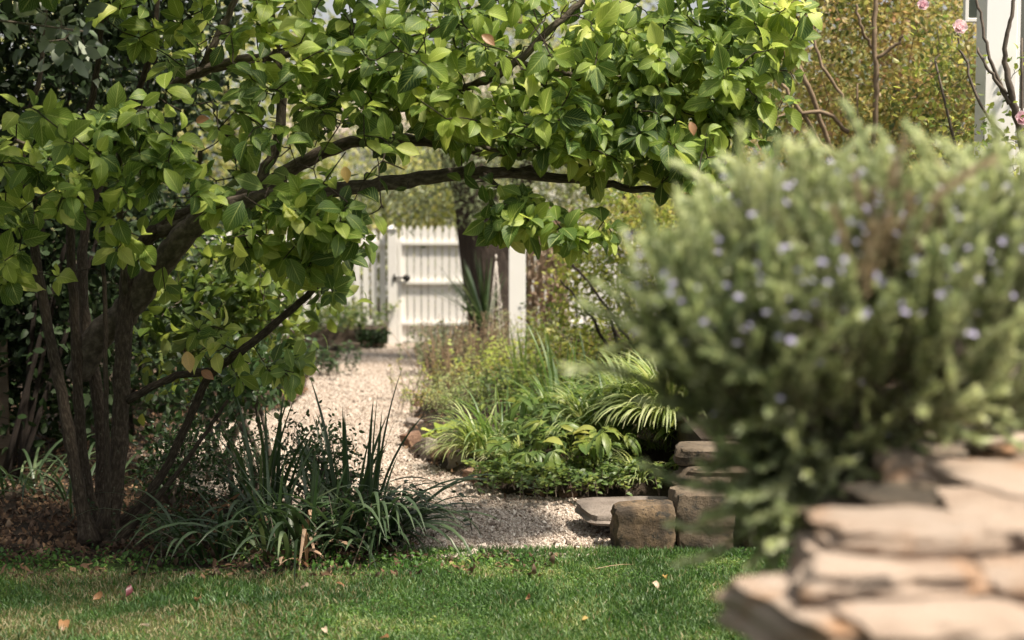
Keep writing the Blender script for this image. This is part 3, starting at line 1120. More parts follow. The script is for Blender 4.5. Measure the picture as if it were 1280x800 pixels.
# verandah posts
p1 = thing('verandah_post', (xp(646.5, 14.2), 14.2, 0), 'slim short white post beside the wire cone and the dark tree trunk', 'post', 'white verandah posts')
box_part('shaft', (xp(646.5, 14.2), 14.2, .775), (.165, .165, 1.55), M['whitepost'], p1)
box_part('plinth', (xp(646.5, 14.2), 14.2, .1), (.2, .2, .2), M['whitepost'], p1)
p2 = thing('verandah_post', (xp(1239, 7.7), 7.7, 0), 'thick white post with rose stems twining up it, top right of the picture', 'post', 'white verandah posts')
box_part('shaft', (xp(1239, 7.7), 7.7, 1.65), (.165, .165, 3.3), M['whitepost'], p2)
box_part('plinth', (xp(1239, 7.7), 7.7, .1), (.2, .2, .2), M['whitepost'], p2)

sh = thing('dark_olive_panel', (xp(1208, 8.2), 8.2, zp(28, 8.2)), 'dark olive panel with pale frame edge just left of the rose-covered white post', 'olive_panel')  # unidentified dark rectangle, taken as a window behind, built as a panel
z0, z1 = zp(28, 8.2), zp(28, 8.2) + .6
box_part('frame', (xp(1202, 8.2) - .008, 8.2, (z0 + z1) / 2), (.022, .04, z1 - z0), M['white'], sh)
box_part('panel', (xp(1210, 8.2), 8.205, (z0 + z1) / 2), (.075, .025, z1 - z0 - .03), M['olive_panel'], sh)
box_part('frame', (xp(1210, 8.2), 8.2, z0 + .012), (.075, .035, .022), M['white'], sh)

# cottage
ct_ = thing('cottage', (4.2, 9.0, 0), 'pale weatherboard house corner behind the rose post at the right edge', 'house')
bd = Geo()
bd.box((0, 0, 0), (3.0, .03, .14))
bdm = bd.mesh('weatherboard', M['boards'], False)
for k in range(28):
    z = .08 + k * .135
    if 2.2 < z < 3.2:
        continue
    o = part('weatherboard', bdm, ct_, local=True)
    o.location = (4.45 - 4.2, -.4 , z); o.rotation_euler.x = R(-6)
wdw = box_part('window_pane', (4.4, 8.64, 2.7), (2.8, .02, .98), M['glass'], ct_, bev=0)
wf = box_part('window_frame', (2.99, 8.60, 2.7), (.08, .06, 1.1), M['whitepost'], ct_)
box_part('window_sill', (4.4, 8.58, 2.17), (3.0, .1, .05), M['whitepost'], ct_)
box_part('window_frame', (3.62, 8.60, 2.7), (.05, .05, 1.0), M['whitepost'], ct_)
box_part('wall', (4.45, 8.75, 1.9), (2.95, .1, 3.8), M['boards'], ct_)

# timber fence bits at the far left edge
tf = thing('timber_fence', (-3.1, 8.6, 0), 'old brown timber fence boards glimpsed at the left edge behind the trunks', 'fence')
for k in range(7):
    x = xp(-60, 8.6) + .0 - k * .0
for k in range(9):
    x = xp(-8, 8.6) - k * .16
    box_part('board', (x, 8.6, .42), (.145, .02, .84), M['wood'], tf)
box_part('rail', (xp(20, 8.5) - .75, 8.56, zp(552, 8.56)), (1.5, .05, .08), M['wood'], tf)

# wire cone
wc = thing('wire_obelisk', (xp(620, 13.4), 13.4, .05), 'tall thin wire spiral cone plant support before the dark trunk', 'plant support')
zt = zp(322, 13.4); x0 = xp(620, 13.4)
for k in range(4):
    a = k * math.pi / 2 + .5
    g = Geo(); g.tube([(x0 + .13 * math.cos(a), 13.4 + .13 * math.sin(a), .05), (x0, 13.4, zt)], .003, 5)
    part('leg', g.mesh('leg', M['wire']), wc)
s = np.linspace(0, 1, 160)
a = s * 2 * math.pi * 6.5
rr = .13 * (1 - s) + .004
g = Geo(); g.tube(np.stack([x0 + rr * np.cos(a), 13.4 + rr * np.sin(a), .05 + (zt - .05) * s], 1), .003, 5)
part('spiral', g.mesh('spiral', M['wire']), wc)
g = Geo(); g.tube([(x0, 13.4, zt - .02), (x0, 13.4, zt + .03)], [.012, .006], 8)
part('finial', g.mesh('finial', M['wire']), wc)


# ------------------------------------------------------------------ the magnolia
mag = thing('magnolia_tree', W(120, 682, 6.7) * np.array([1, 1, 0]), 'spreading multi-stemmed magnolia whose broad leaves arch over the path', 'tree')
BX, BY = -1.97, 6.7
trunks = [
    [(128, 688, 6.65, 23), (142, 620, 6.65, 15.5), (150, 540, 6.65, 14.5), (153, 450, 6.66, 14.5), (158, 370, 6.68, 13.5), (166, 320, 6.7, 12.5), (200, 285, 6.65, 12), (245, 262, 6.6, 11)],
    [(112, 676, 6.55, 15), (98, 610, 6.55, 10.5), (82, 520, 6.57, 10), (64, 430, 6.6, 9), (48, 340, 6.62, 8), (38, 270, 6.6, 7), (28, 180, 6.5, 5), (50, 90, 6.4, 4), (60, -30, 6.4, 3)],
    [(122, 672, 6.8, 14), (106, 590, 6.8, 10), (98, 500, 6.8, 9), (94, 400, 6.8, 8.5), (88, 300, 6.8, 7.5), (92, 200, 6.7, 6), (120, 100, 6.6, 5), (130, -30, 6.6, 4)],
    [(134, 660, 6.5, 7), (134, 560, 6.5, 4.6), (132, 470, 6.5, 4), (131, 380, 6.5, 3.8), (128, 300, 6.5, 3.4), (134, 210, 6.4, 3), (140, 130, 6.4, 2)],
    [(126, 665, 6.95, 14), (128, 560, 7.0, 11), (118, 470, 7.0, 10), (104, 380, 7.05, 9), (108, 280, 7.1, 8), (150, 170, 7.1, 6), (190, 60, 7.0, 5), (200, -60, 7, 3)],
    [(136, 665, 6.75, 10), (168, 640, 6.7, 8), (205, 590, 6.7, 7.5), (236, 525, 6.65, 7), (262, 470, 6.6, 7), (300, 440, 6.5, 7), (345, 404, 6.45, 6.5), (388, 366, 6.4, 5.5), (424, 328, 6.3, 4.5)],
    [(160, 500, 6.64, 7), (185, 486, 6.6, 6.5), (220, 470, 6.6, 6.5), (262, 464, 6.6, 7)],
    [(132, 690, 6.6, 9), (170, 650, 6.6, 6), (215, 600, 6.6, 4.5), (255, 545, 6.6, 3.5), (285, 500, 6.6, 2.6)],
]
limbs = [
    [(98, 470, 6.9, 16), (120, 425, 6.85, 18), (160, 385, 6.75, 17.5), (195, 340, 6.65, 16), (235, 290, 6.55, 15), (275, 262, 6.5, 12.5), (350, 245, 6.45, 11), (430, 237, 6.45, 9.5), (500, 227, 6.5, 9.5), (570, 217, 6.5, 8.5), (640, 217, 6.5, 7), (730, 226, 6.5, 5.5), (800, 236, 6.5, 4.5), (850, 242, 6.5, 3)],
    [(200, 288, 6.65, 11), (262, 266, 6.6, 10), (320, 238, 6.6, 10), (375, 205, 6.6, 9), (440, 178, 6.6, 8), (520, 175, 6.6, 6.5), (600, 190, 6.6, 4.5), (690, 195, 6.6, 3)],
    [(320, 238, 6.6, 7), (345, 180, 6.6, 6.5), (352, 130, 6.6, 6), (345, 60, 6.6, 5), (330, -40, 6.6, 4)],
    [(210, 110, 6.9, 5.5), (245, 92, 6.85, 7), (300, 76, 6.8, 6.5), (370, 66, 6.8, 6), (450, 64, 6.8, 5), (560, 30, 6.7, 4), (650, -20, 6.7, 3.4)],
    [(252, 88, 6.85, 5), (268, 55, 6.8, 4.5), (292, 0, 6.8, 4), (300, -60, 6.8, 3)],
    [(520, 175, 6.6, 5), (560, 120, 6.5, 4.5), (600, 104, 6.45, 5), (645, 78, 6.4, 5), (690, 36, 6.4, 4.6), (730, -4, 6.4, 4), (770, -60, 6.4, 3)],
    [(560, 150, 6.3, 2.5), (580, 168, 6.3, 3), (606, 184, 6.3, 3), (650, 194, 6.35, 2.4)],
    [(640, 217, 6.5, 4), (720, 190, 6.6, 3.5), (800, 160, 6.7, 3.5), (880, 120, 6.7, 3), (950, 60, 6.8, 2.6), (990, 20, 6.8, 2)],
    [(645, 78, 6.4, 3.6), (700, 90, 6.5, 3.3), (735, 100, 6.5, 3), (810, 95, 6.5, 2.5)],
    [(600, 215, 6.5, 3), (640, 245, 6.3, 2.6), (672, 275, 6.2, 2.4), (720, 292, 6.1, 2)],
    [(388, 366, 6.4, 4), (398, 335, 6.3, 3.5), (425, 300, 6.2, 3), (440, 270, 6.1, 2.6)],
    [(92, 200, 6.7, 4), (50, 190, 6.2, 3), (20, 175, 5.9, 2.4)],
    [(158, 370, 6.68, 5), (150, 270, 6.4, 4), (150, 190, 6.1, 3), (165, 140, 6.0, 2.4)],
    [(245, 285, 6.55, 4), (243, 240, 6.4, 3.4), (250, 190, 6.2, 3)],
]
nodes = []
for L in trunks:
    p, r = limb_from_px(L)
    r = r * (.76 + .04 * np.sin(np.arange(len(r)) * 1.3)) + .035 * np.clip(1 - p[:, 2] / .16, 0, 1) ** 2
    nodes.append(p[len(p) // 3:])
    g = Geo(); g.tube(p, r, 12)
    part('trunk', g.mesh('trunk', M['bark']), mag)
for L in limbs:
    p, r = limb_from_px(L, wob=.0035)
    nodes.append(p)
    g = Geo(); g.tube(p, r, 10)
    part('limb', g.mesh('limb', M['bark_pale']), mag)
nodes = np.concatenate(nodes)

blobs = [  # px, py, Y, rx, ry, rY, clusters
    (75, 215, 5.9, 130, 85, .45, 52), (140, 180, 5.9, 95, 60, .3, 24), (230, 215, 5.75, 55, 55, .25, 16), (30, 320, 6.2, 60, 40, .4, 8),
    (160, 300, 6.0, 40, 40, .2, 6),
    (330, 130, 6.1, 110, 90, .5, 52), (400, 60, 6.2, 120, 80, .5, 45), (260, 30, 6.5, 140, 60, .6, 40), (520, 60, 6.1, 120, 80, .5, 60),
    (520, 140, 6.2, 110, 50, .4, 36), (330, 262, 5.85, 90, 30, .3, 26), (420, 265, 5.8, 65, 42, .3, 26), (350, 225, 6.0, 60, 30, .3, 10),
    (395, 330, 6.1, 55, 55, .3, 16), (250, 130, 6.0, 60, 40, .3, 12), (445, 262, 5.8, 30, 30, .2, 7), (300, 300, 5.9, 50, 20, .2, 7), (460, 200, 5.9, 60, 30, .3, 12),
    (640, 60, 6.3, 120, 90, .5, 60), (640, 160, 6.3, 110, 50, .45, 42), (740, 90, 6.4, 130, 100, .5, 85), (760, 180, 6.3, 90, 45, .4, 40),
    (840, 130, 6.4, 110, 90, .5, 85), (900, 90, 6.5, 95, 80, .5, 60), (950, 30, 6.6, 75, 55, .5, 36), (860, 215, 6.3, 60, 35, .4, 18),
    (820, 30, 6.6, 130, 60, .5, 45), (640, 262, 6.15, 45, 22, .2, 9), (665, 275, 6.15, 65, 26, .25, 17), (725, 295, 6.1, 45, 26, .2, 11), (920, 160, 6.4, 55, 40, .3, 22),
    (600, 225, 6.3, 120, 16, .3, 5), (345, 462, 6.55, 55, 26, .2, 9), (280, 425, 6.6, 45, 30, .2, 7), (190, 350, 6.5, 30, 30, .2, 4),
]
above = [(150, -120, 6.3, 260, 110, .9, 130), (430, -120, 6.2, 260, 110, .9, 130), (740, -60, 6.6, 200, 40, .5, 40), (300, -260, 6.3, 300, 110, .8, 100), (60, -100, 5.3, 250, 90, .5, 70)]
T = []
for b in blobs + above:
    c, r = pix_ell(*b[:6])
    T.append(in_ell(int(b[6] * (.98 if b[1] > 0 else .75)), c, r, .4))
T.append(in_ell(110, (-.3, 4.95, 2.95), (1.15, .65, .3), .5))  # this clump and the next are added out of frame to shade the lawn
T.append(in_ell(90, (-1.4, 4.7, 2.95), (1.0, .8, .3), .5))
T = np.concatenate(T)
g, tips = grow(nodes, T, rk=.010, rmax=.011, rmin=.0024)
tw = part('twigs', g.mesh('twigs', M['bark']), mag, kind='stuff')


def rosette(T, tips, kmin, kmax, L0, L1, droop=(.1, .9), out_bias=None):
    P, D, Nn, S = [], [], [], []
    for t, d in zip(T, tips):
        k = rng.integers(kmin, kmax + 1)
        a0 = rng.random() * 6.28
        up = unit((d + np.array([0, 0, .5]))[None])[0]
        u = unit(np.cross(up, rng.normal(size=3))[None])[0]
        v = np.cross(up, u)
        for i in range(k):
            a = a0 + i * 2.4
            f = i / k
            el = rng.uniform(-.2, .25) + (f * .8)
            o = u * math.cos(a) + v * math.sin(a)
            dd = o * math.cos(el) + up * math.sin(el)
            dd = dd + np.array([0, 0, -rng.uniform(*droop)]) * (1 - f * .6)
            if out_bias is not None: dd = dd + out_bias
            nn = up * .7 + np.array([.15, -.6, .45]) + rng.normal(size=3) * .35
            P.append(t - d * (1 - f) * rng.uniform(0, .07) + o * .004)
            D.append(dd); Nn.append(nn); S.append(rng.uniform(L0, L1) * (1 - .35 * f))
    return np.array(P), unit(np.array(D)), unit(np.array(Nn)), np.array(S)


P, D, Nn, S = rosette(T, tips, 4, 9, .058, .15, droop=(.0, .8), out_bias=np.array([0, -.15, 0]))
# branches that stay bare of leaves on the near side
bare = [[(425, 236), (500, 227), (570, 217), (640, 217)], [(590, 106), (645, 78), (690, 36), (730, -4)], [(240, 93), (300, 76), (350, 70)], [(160, 385), (195, 340), (240, 287)],
        [(300, 250), (375, 205), (440, 180)], [(255, 88), (292, 0)], [(480, 215), (450, 195)], [(205, 245), (225, 235)], [(520, 258), (585, 256)], [(470, 262), (560, 262)], [(175, 110), (240, 150)], [(260, 130), (300, 160)], [(345, 130), (350, 190)]]
qx, qy = proj(P + D * S[:, None] * .6)
keep = np.ones(len(P), bool)
for L in bare:
    L = np.array(L, float)
    dist = np.full(len(P), 1e9)
    for i in range(len(L) - 1):
        ab = L[i + 1] - L[i]
        t = np.clip(((np.stack([qx, qy], 1) - L[i]) @ ab) / (ab @ ab), 0, 1)
        dist = np.minimum(dist, np.hypot(qx - L[i][0] - t * ab[0], qy - L[i][1] - t * ab[1]))
    keep &= ~((dist < 19) & (rng.random(len(P)) < .85))
P, D, Nn, S = P[keep], D[keep], Nn[keep], S[keep]
RM = rot_frame(D, Nn)
px, py = proj(P)
vis = (px > 5) & (px < 1275) & (py > 5) & (py < 700)
score = np.where(vis, S / P[:, 1] * (.4 + np.abs(RM[:, 1, 2])), 0)
pick = np.argsort(-score)[:290]
sel = np.zeros(len(P), bool); sel[pick] = True
mag_me = []
for t in T_MAG:
    g = Geo(); g.inst(t, [(0, 0, 0)], np.eye(3)[None], 1.0)
    mag_me.append(g.mesh('leaf', M['mag']))
for i in pick:
    place('leaf', mag_me[rng.integers(0, len(mag_me))], mag, P[i], RM[i], S[i])
g = Geo()
rest = ~sel
scatter(g, T_MAG, P[rest], D[rest], Nn[rest], S[rest])
part('leaves', g.mesh('leaves', M['mag']), mag, kind='stuff')
# turned leaves
for (qx, qy, Y, mt, lab, sz, dd) in [(233, 436, 6.3, 'mag_yellow', 'yellow hanging leaf', .10, (.25, -.5, -1)), (250, 462, 6.28, 'mag_brown', 'orange leaf tip below the yellow leaf', .07, (.8, -.3, -.5)),
                                     (243, 153, 5.6, 'mag_brown', 'orange leaf above a pale cluster', .06, (.7, -.3, .2)), (600, 42, 5.8, 'mag_brown', 'orange leaf high in the crown', .07, (.8, -.2, -.6)),
                                     (862, 150, 5.8, 'mag_brown', 'brown leaf inside the right crown', .06, (.3, -.3, -1)), (430, 205, 5.7, 'mag_yellow', 'yellowing leaf', .07, (.2, -.3, -1))]:
    g = Geo(); g.inst(T_MAG[3], [(0, 0, 0)], np.eye(3)[None], 1.0)
    o = place('leaf', g.mesh('leaf', M[mt]), mag, W(qx, qy, Y), rot_frame(np.array(dd, float), np.array([.1, -1, .3])), sz)
    o['label'] = lab


# ------------------------------------------------------------------ other woody plants
def bush(name, label, cat, base, ells, n_clump, per, spread, tmpls, size, mat, twigmat='twig', trunk=None, group=None, jit=.0, rk=.008, leafname='leaves', up=.3, nodes_extra=None, rmin=.002, rmax=.02, twig=True):
    """ells: list of (centre, radii); stems from base to clumps; leaves round the clumps"""
    t = thing(name, base, label, cat, group)
    vol = np.array([np.prod(r) for _, r in ells])
    idx = rng.choice(len(ells), n_clump, p=vol / vol.sum())
    Cn = np.array([in_ell(1, ells[i][0], ells[i][1], .45)[0] for i in idx])
    base = np.asarray(base, float)
    if trunk is None:
        trunk = []
        for k in range(5):
            e = ells[rng.integers(0, len(ells))]
            tgt = in_ell(1, e[0], np.asarray(e[1]) * .6)[0]
            b = base + np.array([rng.normal() * .05, rng.normal() * .05, 0])
            mid = (b + tgt) / 2 + rng.normal(size=3) * .05 + np.array([0, 0, .1])
            trunk.append((catmull([b, mid, tgt], 6), .018, .006))
    nd = []
    for pts, r0, r1 in trunk:
        g = Geo(); g.tube(pts, np.linspace(r0, r1, len(pts)), 9)
        part('trunk' if r0 > .03 else 'stem', g.mesh('trunk', M['bark_dark'] if twigmat == 'bark_dark' else M[twigmat]), t)
        nd.append(pts[1:])
    nd = np.concatenate(nd)
    if twig:
        g, tips = grow(nd, Cn, step=.15, rk=rk, rmax=rmax, rmin=rmin, sides=4)
        part('branches', g.mesh('branches', M[twigmat]), t, kind='stuff')
    k = n_clump * per
    ci = np.repeat(np.arange(n_clump), per)
    P = Cn[ci] + rng.normal(size=(k, 3)) * spread
    D = unit(P - Cn[ci] + rng.normal(size=(k, 3)) * spread * .8 + np.array([0, 0, -.15 * spread]))
    Nn = unit(np.array([0, -.1, up]) + rng.normal(size=(k, 3)) * .4)
    ok = P[:, 2] > .03
    P, D, Nn = P[ok], D[ok], Nn[ok]
    g = Geo()
    scatter(g, tmpls, P, D, Nn, rng.uniform(size[0], size[1], len(P)))
    part(leafname, g.mesh(leafname, M[mat]), t, kind='stuff')
    return t


E = lambda c, r: (np.array(c, float), np.array(r, float))
PE = pix_ell
# dark evergreens behind the magnolia on the left
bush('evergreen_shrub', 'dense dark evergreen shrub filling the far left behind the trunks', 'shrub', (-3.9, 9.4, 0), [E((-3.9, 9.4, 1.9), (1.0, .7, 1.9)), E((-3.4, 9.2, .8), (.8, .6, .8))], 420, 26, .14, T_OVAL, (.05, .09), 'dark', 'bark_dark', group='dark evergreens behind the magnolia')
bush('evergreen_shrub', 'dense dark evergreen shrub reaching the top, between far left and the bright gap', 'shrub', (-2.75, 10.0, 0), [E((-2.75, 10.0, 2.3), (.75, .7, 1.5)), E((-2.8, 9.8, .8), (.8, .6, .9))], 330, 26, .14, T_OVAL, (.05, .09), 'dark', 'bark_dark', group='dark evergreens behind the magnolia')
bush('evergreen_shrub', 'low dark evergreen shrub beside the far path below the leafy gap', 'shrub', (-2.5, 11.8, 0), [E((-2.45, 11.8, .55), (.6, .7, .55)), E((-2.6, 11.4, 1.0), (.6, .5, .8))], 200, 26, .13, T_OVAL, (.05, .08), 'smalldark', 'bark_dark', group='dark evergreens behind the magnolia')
# out-of-frame evergreen added above and left of the picture to darken that side
bush('added_shade_tree', 'added out-of-frame evergreen whose crown shades the left side of the lawn', 'tree', (-4.6, 6.2, 0),
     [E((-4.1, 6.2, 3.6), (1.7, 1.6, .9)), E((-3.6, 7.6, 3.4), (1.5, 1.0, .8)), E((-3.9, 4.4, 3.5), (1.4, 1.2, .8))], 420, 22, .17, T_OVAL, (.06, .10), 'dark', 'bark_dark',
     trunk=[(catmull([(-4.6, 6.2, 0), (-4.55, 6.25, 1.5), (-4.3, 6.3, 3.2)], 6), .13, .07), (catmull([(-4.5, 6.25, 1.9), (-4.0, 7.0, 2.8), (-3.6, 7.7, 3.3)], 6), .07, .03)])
bush('added_shade_tree', 'added evergreen outside the picture, blocking sky light left of the lawn', 'tree', (-5.2, 1.2, 0),  # unseen tree added to keep sky light off the left side
     [E((-4.6, 1.6, 2.6), (1.5, 2.6, 2.2)), E((-4.4, 4.0, 2.0), (1.1, 1.2, 1.9))], 480, 16, .22, T_OVAL, (.10, .16), 'dark', 'bark_dark',
     trunk=[(catmull([(-5.2, 1.2, 0), (-5.1, 1.25, 1.5), (-4.8, 1.3, 3.2)], 6), .15, .07)])
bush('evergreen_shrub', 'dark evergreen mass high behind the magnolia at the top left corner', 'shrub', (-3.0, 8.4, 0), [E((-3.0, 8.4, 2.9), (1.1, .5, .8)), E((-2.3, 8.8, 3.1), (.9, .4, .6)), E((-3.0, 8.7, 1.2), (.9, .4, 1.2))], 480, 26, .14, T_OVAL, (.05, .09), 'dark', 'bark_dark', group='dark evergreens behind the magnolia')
bush('ivy_spray', 'glossy pale-shining leaves hanging into the top left corner', 'ivy', (-2.1, 5.6, 2.6), [PE(55, 30, 5.5, 60, 26, .12), PE(90, 60, 5.5, 22, 26, .1)], 16, 4, .05, T_OVAL, (.06, .10), 'glossy', 'twig',
     trunk=[(catmull([W(-60, 20, 5.55), W(20, 28, 5.5), W(110, 40, 5.5)], 5), .006, .003)])
# sunlit understory seen between trunks and path
bush('leafy_sapling', 'yellow-green broad-leaved sapling glowing behind the magnolia trunks', 'sapling', (-1.75, 8.3, 0), [PE(300, 360, 8.3, 110, 80, .4), PE(240, 420, 8.3, 80, 60, .4), PE(335, 410, 8.2, 50, 45, .3)], 110, 9, .09, T_MAG[:5], (.07, .12), 'understory')
bush('leafy_sapling', 'shaded small-leaved sapling above the gravel left of the iris clumps', 'sapling', (-1.35, 7.7, 0), [PE(295, 470, 7.7, 70, 36, .3), PE(280, 500, 7.8, 60, 26, .2)], 60, 12, .06, T_OVAL, (.04, .07), 'smalldark')
# spindly dark shrubs in front of the gravel
bush('box_shrub', 'open small-leaved dark shrub silhouetted on gravel left of the iris', 'shrub', (-1.42, 7.2, 0), [PE(285, 575, 7.2, 65, 50, .25), PE(300, 620, 7.1, 60, 30, .2)], 90, 14, .045, T_OVAL, (.018, .034), 'smalldark', rmin=.0014, rmax=.006)
bush('box_shrub', 'low dark shrub between the leaning magnolia stem and the open dark shrub', 'shrub', (-1.75, 7.4, 0), [PE(232, 560, 7.5, 45, 34, .2), PE(205, 590, 7.4, 40, 24, .2)], 80, 14, .045, T_OVAL, (.022, .04), 'smalldark', rmin=.0014, rmax=.006)
bush('box_shrub', 'open small-leaved dark shrub standing up behind the iris blades', 'shrub', (-.95, 7.1, 0), [PE(395, 560, 7.1, 52, 55, .2), PE(420, 600, 7.1, 60, 45, .2)], 110, 14, .045, T_OVAL, (.018, .034), 'smalldark', rmin=.0014, rmax=.006)

# big dark trunk by the gate with its pale crown
YT = 15.7
tr = [(np.array([W(622, 470, YT), W(618, 400, YT), W(608, 340, YT), W(600, 290, YT), W(592, 240, YT), W(570, 180, YT)]),   .33, .22),
      (np.array([W(612, 350, YT), W(632, 290, YT), W(650, 230, YT + .1), W(690, 160, YT)]), .16, .09)]
tr = [(catmull(p, 5), a, b) for p, a, b in tr]
bush('garden_tree', 'tree with thick dark trunk and small grey-green leaves in front of the picket gate', 'tree', (*W(618, 470, YT)[:2], 0),
     [PE(560, 215, YT - .3, 130, 55, .8), PE(660, 180, YT, 160, 90, .9), PE(480, 235, YT, 60, 30, .5), PE(560, 100, YT, 220, 90, 1.0), PE(525, 262, YT - .6, 85, 22, .3), PE(470, 255, YT - .6, 60, 30, .4), PE(640, 262, YT - .8, 60, 22, .3)], 330, 30, .12, T_LANCE, (.06, .11), 'greyleaf', 'bark_dark', trunk=tr)
# climbing, drying shrub upper right
bush('climbing_rose', 'drying brown and yellow climber tangle between the magnolia and the white post', 'shrub', (2.4, 9.5, 0),
     [PE(1080, 90, 9.5, 150, 130, .6), PE(1170, 150, 9.2, 90, 90, .5), PE(1050, -90, 9.6, 200, 120, .6), PE(1080, 260, 9.6, 170, 150, .5), PE(1090, 40, 9.9, 200, 110, .3)], 640, 32, .10, T_OVAL, (.026, .055), 'roseleaf', 'twig_pale', rmin=.0025, rmax=.012)
t_ = bpy.context.scene.objects.get('climbing_rose')
for k, L in enumerate([[(1092, 180, 9.0, 3), (1096, 100, 8.95, 3.6), (1093, 40, 8.95, 3.2), (1098, -60, 9, 2.8)], [(1040, 190, 9, 3), (1010, 110, 8.9, 3.2), (985, 60, 8.9, 2.6), (960, 20, 8.9, 2)],
                       [(1040, 200, 9, 2.6), (1000, 140, 8.8, 2.6), (975, 100, 8.8, 2)], [(1094, 75, 8.95, 2.6), (1120, 55, 8.9, 2.2), (1128, 44, 8.9, 1.6)], [(1060, 165, 8.9, 3), (1025, 140, 8.8, 2.5), (960, 150, 8.8, 2)],
                       [(1090, 60, 8.95, 2.2), (1075, 30, 8.9, 2), (1070, 5, 8.9, 1.5)], [(1075, 170, 8.9, 2.2), (1050, 120, 8.8, 2.2), (1020, 60, 8.8, 2), (1015, -20, 8.8, 2)]]):
    p, r = limb_from_px(L, .006)
    g = Geo(); g.tube(p, r, 7); part('cane', g.mesh('cane', M['twig_pale']), t_)
# fresh rose on the post
rs = bush('rose_bush', 'fresh green rose with pink blooms climbing the white post at the right edge', 'rose', (2.75, 7.5, 0),
          [PE(1255, 175, 7.45, 45, 45, .2), PE(1165, 90, 7.6, 40, 75, .2), PE(1190, 200, 7.5, 60, 50, .25), PE(1275, 60, 7.5, 14, 80, .15), PE(1262, 230, 7.4, 60, 40, .3)], 80, 9, .06, T_OVAL, (.03, .05), 'yellowshrub', 'twig', rmin=.0016, rmax=.008)
for L in [[(1282, 240, 7.45, 5), (1276, 170, 7.45, 5), (1264, 120, 7.4, 4.5), (1256, 60, 7.4, 3), (1264, 20, 7.4, 2.5), (1275, -40, 7.4, 2)], [(1262, 130, 7.4, 3), (1240, 80, 7.4, 2.2), (1228, 30, 7.45, 1.8), (1218, -10, 7.5, 1.5)],
          [(1258, 118, 7.4, 2.5), (1236, 88, 7.35, 2), (1222, 60, 7.4, 1.4)], [(1255, 170, 7.4, 2), (1225, 130, 7.4, 1.8), (1200, 60, 7.5, 1.4), (1198, 40, 7.5, 1.2)]]:
    p, r = limb_from_px(L, .004)
    g = Geo(); g.tube(p, r, 7); part('stem', g.mesh('stem', M['twig']), rs)


def rose_mesh():
    g = Geo()
    for ring, (n, el, s) in enumerate([(6, .2, 1.0), (6, .7, .85), (5, 1.05, .7), (4, 1.35, .55)]):
        for k in range(n):
            a = k / n * 6.28 + ring * .5
            d = np.array([math.cos(a) * math.cos(el), math.sin(a) * math.cos(el), math.sin(el)])
            nn = np.array([-math.cos(a) * math.sin(el), -math.sin(a) * math.sin(el), math.cos(el)])
            pet = leaf_tmpl(lambda q: max(.15, .95 * math.sin(math.pi * min(q, .97) ** 1.1) ** .5), [0, .35, .7, 1], fold=.35, curl=-.35, seed=k)
            g.inst(pet, [(0, 0, 0)], rot_frame(d, nn)[None], s)
    return g.mesh('rose_bloom', M['petal'])


rmesh = rose_mesh()
for (qx, qy, Y, s) in [(1198, 36, 7.4, .05), (1152, 8, 7.5, .04), (1276, 150, 7.35, .05)]:
    place('bloom', rmesh, rs, W(qx, qy, Y), rot_frame(np.array([.2, .3, 1.0]), np.array([0, -1, .2])), s)

# yellow-green arching shrub right of the near post gap
ys = bush('arching_shrub', 'airy yellow-green shrub with dark arching stems behind the rosemary left side', 'shrub', (1.05, 11.2, .1),
          [PE(765, 350, 11.4, 60, 60, .4), PE(735, 330, 11.6, 45, 40, .3), PE(712, 372, 11.4, 42, 62, .3), PE(690, 430, 11.3, 45, 40, .3), PE(750, 430, 11.2, 55, 50, .4), PE(790, 270, 11.4, 70, 50, .5), PE(840, 330, 11.4, 70, 110, .5)], 400, 17, .08, T_OVAL, (.03, .055), 'yellowshrub', 'twig', rmin=.0018, rmax=.008)
for L in [[(815, 540, 10.6, 2.4), (790, 480, 10.6, 2.4), (758, 430, 10.6, 2.2), (735, 390, 10.6, 1.8), (700, 350, 10.7, 1.4)], [(820, 480, 10.8, 2), (775, 410, 10.8, 2), (740, 360, 10.8, 1.6), (715, 330, 10.9, 2)], [(800, 520, 10.6, 2.6), (776, 455, 10.6, 2.4), (765, 400, 10.6, 2)]]:
    p, r = limb_from_px(L, .006)
    g = Geo(); g.tube(p, r, 7); part('cane', g.mesh('cane', M['bark_dark']), ys)
# dry vine stems by the slim post
dv = thing('dry_vine', (xp(685, 14.4), 14.5, .1), 'curtain of dry brown vine stems right of the slim white post', 'vine')
for k in range(46):
    qx = rng.uniform(662, 706)
    L = [(qx + rng.normal() * 4, 470, 14.5 + rng.normal() * .05, rng.uniform(.8, 2)), (qx + rng.normal() * 4, 400, 14.5, rng.uniform(.8, 2.2)), (qx + rng.normal() * 4, 340, 14.5, rng.uniform(.8, 2)), (qx + rng.normal() * 5, 260, 14.5, 1.2)]
    p, r = limb_from_px(L, .01)
    g = Geo(); g.tube(p, r, 5); part('stem', g.mesh('stem', M['twig_pale']), dv)
g = Geo()
k = 900
P = np.array([W(rng.uniform(660, 708), rng.uniform(260, 470), 14.45 + rng.normal() * .06) for _ in range(k)])
scatter(g, T_LANCE, P, rand_unit(k) + np.array([0, 0, -.8]), rand_unit(k), rng.uniform(.04, .09, k))
part('dry_leaves', g.mesh('dry_leaves', M['brownbits']), dv, kind='stuff')

